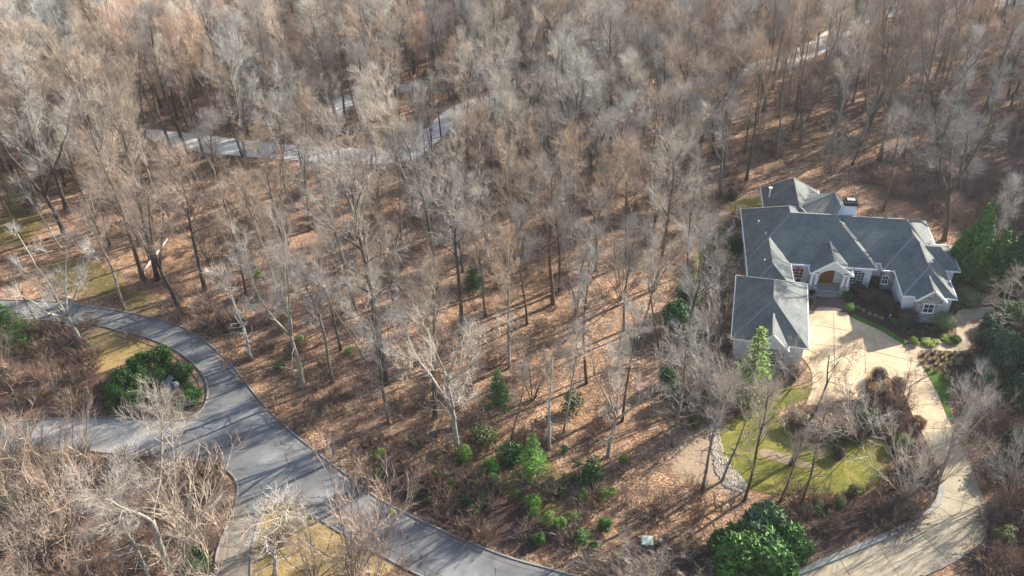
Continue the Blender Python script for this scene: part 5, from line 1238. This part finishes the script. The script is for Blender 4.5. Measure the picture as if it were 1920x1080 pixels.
# ornamental grass bed
rgt = random.Random(3); gi_ = 0
GB = [(1735, 664), (1752, 662), (1770, 665), (1788, 664), (1808, 664), (1738, 673), (1755, 675), (1770, 674), (1787, 676), (1800, 676), (1731, 681), (1758, 685), (1768, 688), (1780, 685), (1795, 684), (1743, 692), (1757, 697), (1766, 692), (1776, 700), (1774, 710), (1780, 714)]
for x, y in GB:
    o = shrub('tuft', x, y, 15, .75, 'straw', 'straw-coloured grass clump in the bed above the lawn wedge', 'grass clump', 'grass_clump', 'straw grass clumps of the bed beside the garden path')
for x, y in [(1598, 572), (1608, 578), (1618, 584), (1630, 590), (1641, 594), (1652, 598)]:
    shrub('tuft', x, y, 12, .5, 'straw', 'pale grass clump in the row along the lawn strip', 'grass clump', 'grass_clump', 'pale grass clumps in a row along the lawn strip')
for x, y in [(1694, 618), (1706, 616), (1706, 625), (1727, 625), (1743, 622), (1752, 618), (1735, 614)]:
    shrub('tuft', x, y, 14, .5, 'vgreen', 'grey-green perennial clump below the stone bay', 'perennial', 'perennial_clump', 'perennial clumps below the stone bay')
# mistletoe-like clumps in the pale small tree
# leaves blown onto the street, the driveway and the lawn
lv = MB(); rl_ = random.Random(77); lvn = 0
_ri = _pt_in(road_px); _di = _pt_in(drive_px); _li = _pt_in(LAWN)
edges_px = ROAD_OUT+ROAD_LOW2+ROAD_LOW+ROAD_IN+DRIVE_OUT+DRIVE_IN
while lvn < 5200:
    if rl_.random() < .75: e_ = rl_.choice(edges_px); x = e_[0]+rl_.gauss(0, 9); y = e_[1]+rl_.gauss(0, 7)
    else: x = rl_.uniform(0, 1920); y = rl_.uniform(560, 1080)
    z_ = .064 if _ri(x, y) else .074 if _di(x, y) else .05 if _li(x, y) else None
    if z_ is None: continue
    lvn += 1; g = G(x, y); s_ = rl_.uniform(.035, .075); a_ = rl_.uniform(0, 6.28)
    lv.add([(g.x+s_*cos(a_+k*pi/2)*(1, .6)[k % 2], g.y+s_*sin(a_+k*pi/2)*(1, .6)[k % 2], z_+.012*(k % 2)) for k in range(4)], [(0, 1, 2, 3)])
o = lv.build('fallen_leaves', simple('dry brown leaves', (.30, .17, .09), .5, 6)); tag(o, 'dry leaves blown onto the street, driveway and lawn', kind='stuff')
# ---------------------------------------------------------------- rocks, logs, boxes
def rock_mesh(seed, r):
    rg = random.Random(seed); m = MB(); N, K = 9, 6
    ph = [rg.uniform(0, 6.28) for _ in range(6)]
    for i in range(K+1):
        th = pi*i/K
        for j in range(N):
            a = 2*pi*j/N; s = 1+.22*sin(2*a+ph[0]+th*2)+.16*sin(3*a+ph[1])*sin(th*3+ph[2])+rg.uniform(-.09, .09)
            m.v.append((r[0]*s*sin(th)*cos(a), r[1]*s*sin(th)*sin(a), r[2]*s*cos(th)))
    for i in range(K):
        for j in range(N): m.f.append((i*N+j, (i+1)*N+j, (i+1)*N+(j+1) % N, i*N+(j+1) % N))
    return m.mesh('boulder')
for i, (x, y, r, zz, lb) in enumerate([(318, 724, (1.0, .7, .55), 1.1, 'blue-grey boulder at the left of the island rock pile'), (328, 720, (.9, .7, .5), 1.6, 'topmost blue-grey boulder of the island rock pile'), (336, 727, (.8, .6, .5), 1.2, 'blue-grey boulder at the right of the island rock pile'), (326, 734, (1.0, .6, .5), .7, 'front blue-grey boulder of the island rock pile'), (327, 731, (1.5, 1.2, .7), .35, 'broad bottom boulder under the island rock pile')]):
    g = G(x, y); o = link('boulder', rock_mesh(500+i, r), M['rock']); o.scale = (.62, .62, .62); o.location = (g.x, g.y-.5*(zz > 1), zz*.7+.2); o.rotation_euler = (.2*i, .1, i*1.1); tag(o, lb, 'boulder', 'boulders piled in the planted island')
g = G(333, 748); o = link('boulder', rock_mesh(520, (.6, .4, .3)), M['redstone']); o.location = (g.x, g.y, .25); tag(o, 'red-brown stone in front of the island rock pile', 'stone')
for i, (x, y) in enumerate([(1352, 838), (1358, 850), (1362, 862), (1368, 874), (1374, 884), (1382, 892), (1390, 900), (1398, 908), (1346, 826), (1350, 858), (1360, 880), (1370, 895)]):
    pass
# gravel drift along the lawn
grav = MB(); rgg = random.Random(12)
gp = [(1330, 795), (1345, 790), (1352, 835), (1368, 872), (1400, 905), (1395, 925), (1360, 915), (1338, 880)]
cnt = 0
while cnt < 1500:
    x = rgg.uniform(1325, 1402); y = rgg.uniform(785, 928)
    if not inpoly(x, y, gp): continue
    cnt += 1; g = G(x, y); s = rgg.uniform(.05, .16); a = rgg.uniform(0, 3); grav.add([(g.x+s*cos(a+k*pi/2), g.y+s*.7*sin(a+k*pi/2), .03) for k in range(4)]+[(g.x, g.y, .05+s*.6)], [(0, 1, 4), (1, 2, 4), (2, 3, 4), (3, 0, 4)])
o = grav.build('gravel', simple('pale river gravel', (.56, .49, .40), .3, 1.5)); tag(o, 'pale gravel drift along the left rim of the lawn', kind='stuff')
def log(pa, pb, r, label, mat='log', z=None, name='fallen_log'):
    a = G(*pa); b = G(*pb); m = MB(); rg = random.Random(int(pa[0])); n = 5
    L = [a.lerp(b, i/n)+Vector((rg.gauss(0, .06), rg.gauss(0, .06), (gz(a.x, a.y)+gz(b.x, b.y))/2+(z or r*.7))) for i in range(n+1)]
    o0 = L[0].copy(); L = [p-o0 for p in L]; m.tube(L, [r*(1-.35*i/n) for i in range(n+1)], 8); o = m.build(name, M[mat], None, True, o0); tag(o, label, 'log'); return o
log((270, 508), (314, 450), .2, 'long pale fallen log behind the two trunks above the ring street')
log((536, 552), (632, 510), .38, 'thick dark fallen trunk lying on the leafy slope', 'darklog')
log((640, 505), (664, 496), .2, 'short broken pale log beyond the thick dark trunk')
log((718, 583), (745, 560), .22, 'brown fallen log below the grey trees', 'darklog')
log((446, 562), (395, 588), .2, 'dark fallen stem beside the dark-footed tree', 'darklog')
log((118, 558), (144, 563), .3, 'pale cut log by the street end behind the white forked tree')
log((386, 928), (420, 915), .22, 'mossy log at the edge of the lower left thicket', 'darklog')
for i, (x, y, dz_) in enumerate([(562, 548, 0), (566, 553, .0), (571, 558, 0), (576, 563, 0), (580, 568, 0)]):
    o = log((x, y), (x+17, y-5), .12, 'pale sawn plank, %s in the little stack on the slope' % ['topmost', 'second', 'middle', 'fourth', 'lowest'][i], 'log', .15, 'plank'); o['group'] = 'sawn planks stacked on the slope'; o['category'] = 'plank'
# steel utility cabinet and pedestal
g = G(1213, 1022); r = empty('utility_cabinet', 'pale green steel utility cabinet with a lighter lid on the leafy bank', 'utility cabinet', (g.x, g.y, gz(g.x, g.y)), -.12)
m = MB(); m.box(-.48, .48, -.42, .42, -.05, .72); m.build('cabinet_body', M['dark_green'], r)
m = MB(); m.add([(-.52, -.48, .72), (.52, -.48, .72), (.52, .46, .82), (-.52, .46, .82), (-.5, -.46, .84), (.5, -.46, .84), (.5, .44, .94), (-.5, .44, .94)], [(0, 3, 2, 1), (4, 5, 6, 7), (0, 1, 5, 4), (1, 2, 6, 5), (2, 3, 7, 6), (3, 0, 4, 7)]); m.build('lid', M['plastic_green'], r)
m = MB(); m.box(-.12, .14, -.44, -.425, .5, .62); m.build('warning_plate', M['white'], r)
m = MB(); m.box(-.62, .62, -.58, .56, -.06, .03); m.build('pad', M['old_concrete'], r)
g = G(1238, 1020); m = MB(); m.tube([(0, 0, -.1), (0, 0, .6)], .14, 10); r = empty('utility_pedestal', 'short round pale green pedestal beside the steel cabinet', 'pedestal', (g.x, g.y, gz(g.x, g.y)))
m.build('post', M['metalgrey'], r); m = MB(); m.tube([(0, 0, .6), (0, 0, .68), (0, 0, .76)], [.19, .19, .08], 10); m.build('cap', M['plastic_green'], r)
# mailboxes
def mailbox(px, py, mat, label, rz, hh=1.15, arm=True):
    g = G(px, py); r = empty('mailbox', label, 'mailbox', (g.x, g.y, gz(g.x, g.y)), rz)
    m = MB(); m.box(-.06, .06, -.06, .06, -.1, hh); m.build('post', M['wood_post'], r)
    m = MB(); n = 8; prof = [(-.17, 0)]+[(-.17*cos(pi*i/n), .16+.15*sin(pi*i/n)) for i in range(n+1)]+[(.17, 0)]; N = len(prof)
    vs = [(x, -.38, hh+z) for x, z in prof]+[(x, .38, hh+z) for x, z in prof]
    m.add(vs, [tuple(range(N)), tuple(range(2*N-1, N-1, -1))]+[(i, N+i, N+(i+1) % N, (i+1) % N) for i in range(N)]); b = m.build('box', M[mat], r)
    m = MB(); m.box(.17, .19, -.2, -.16, hh+.1, hh+.38); m.build('flag', M['white'], b)
    if arm: m = MB(); m.box(-.16, .16, -.42, .42, hh-.08, hh-.02); m.build('arm', M['white'], r)
    return r
mailbox(133, 893, 'bright_green', 'mint green mailbox on a white arm in the lower left thicket', .5, 1.2)
mailbox(151, 868, 'dark_green', 'dark green mailbox nearest the side street', .3, 1.1, False)
g = G(116, 882); m = MB(); m.tube([(0, 0, -.1), (0, 0, .8)], .07, 8); m.box(-.1, .1, -.1, .1, .8, .86); o = m.build('marker_post', M['white'], None, False, (g.x, g.y, gz(g.x, g.y))); tag(o, 'small white marker post left of the mint green mailbox', 'marker post')
# white marker plate on the pale small tree by the street
g = G(471, 668); m = MB(); m.box(-.14, .14, -.03, .03, -.2, .2); o = m.build('marker_plate', M['white'], None, False, (g.x-.1, g.y-.32, 1.)); tag(o, 'small white plate fixed on the pale trunk by the street verge', 'marker plate')
g = G(1667, 596); m = MB(); m.tube([(0, 0, 0), (0, 0, .35)], .03, 6); m.tube([(0, 0, .35), (.05, -.05, .5)], [.06, .12], 8); o = m.build('garden_light', M['white'], None, False, (g.x, g.y, 0)); tag(o, 'small white garden spotlight left of the largest clipped ball', 'garden light')

# ---------------------------------------------------------------- thin air
hz = MB(); hz.box(-320, 320, -12, 420, -1.5, 72); o = hz.mesh('haze'); hm = bpy.data.materials.new('haze'); hm.use_nodes = True; ht = hm.node_tree
ht.nodes.remove(ht.nodes['Principled BSDF']); pv = ht.nodes.new('ShaderNodeVolumePrincipled'); pv.inputs['Density'].default_value = .00018; pv.inputs['Color'].default_value = (.86, .88, .92, 1); pv.inputs['Anisotropy'].default_value = .3
ht.links.new(pv.outputs[0], ht.nodes['Material Output'].inputs['Volume'])
o = link('haze', o, hm); tag(o, kind='stuff')
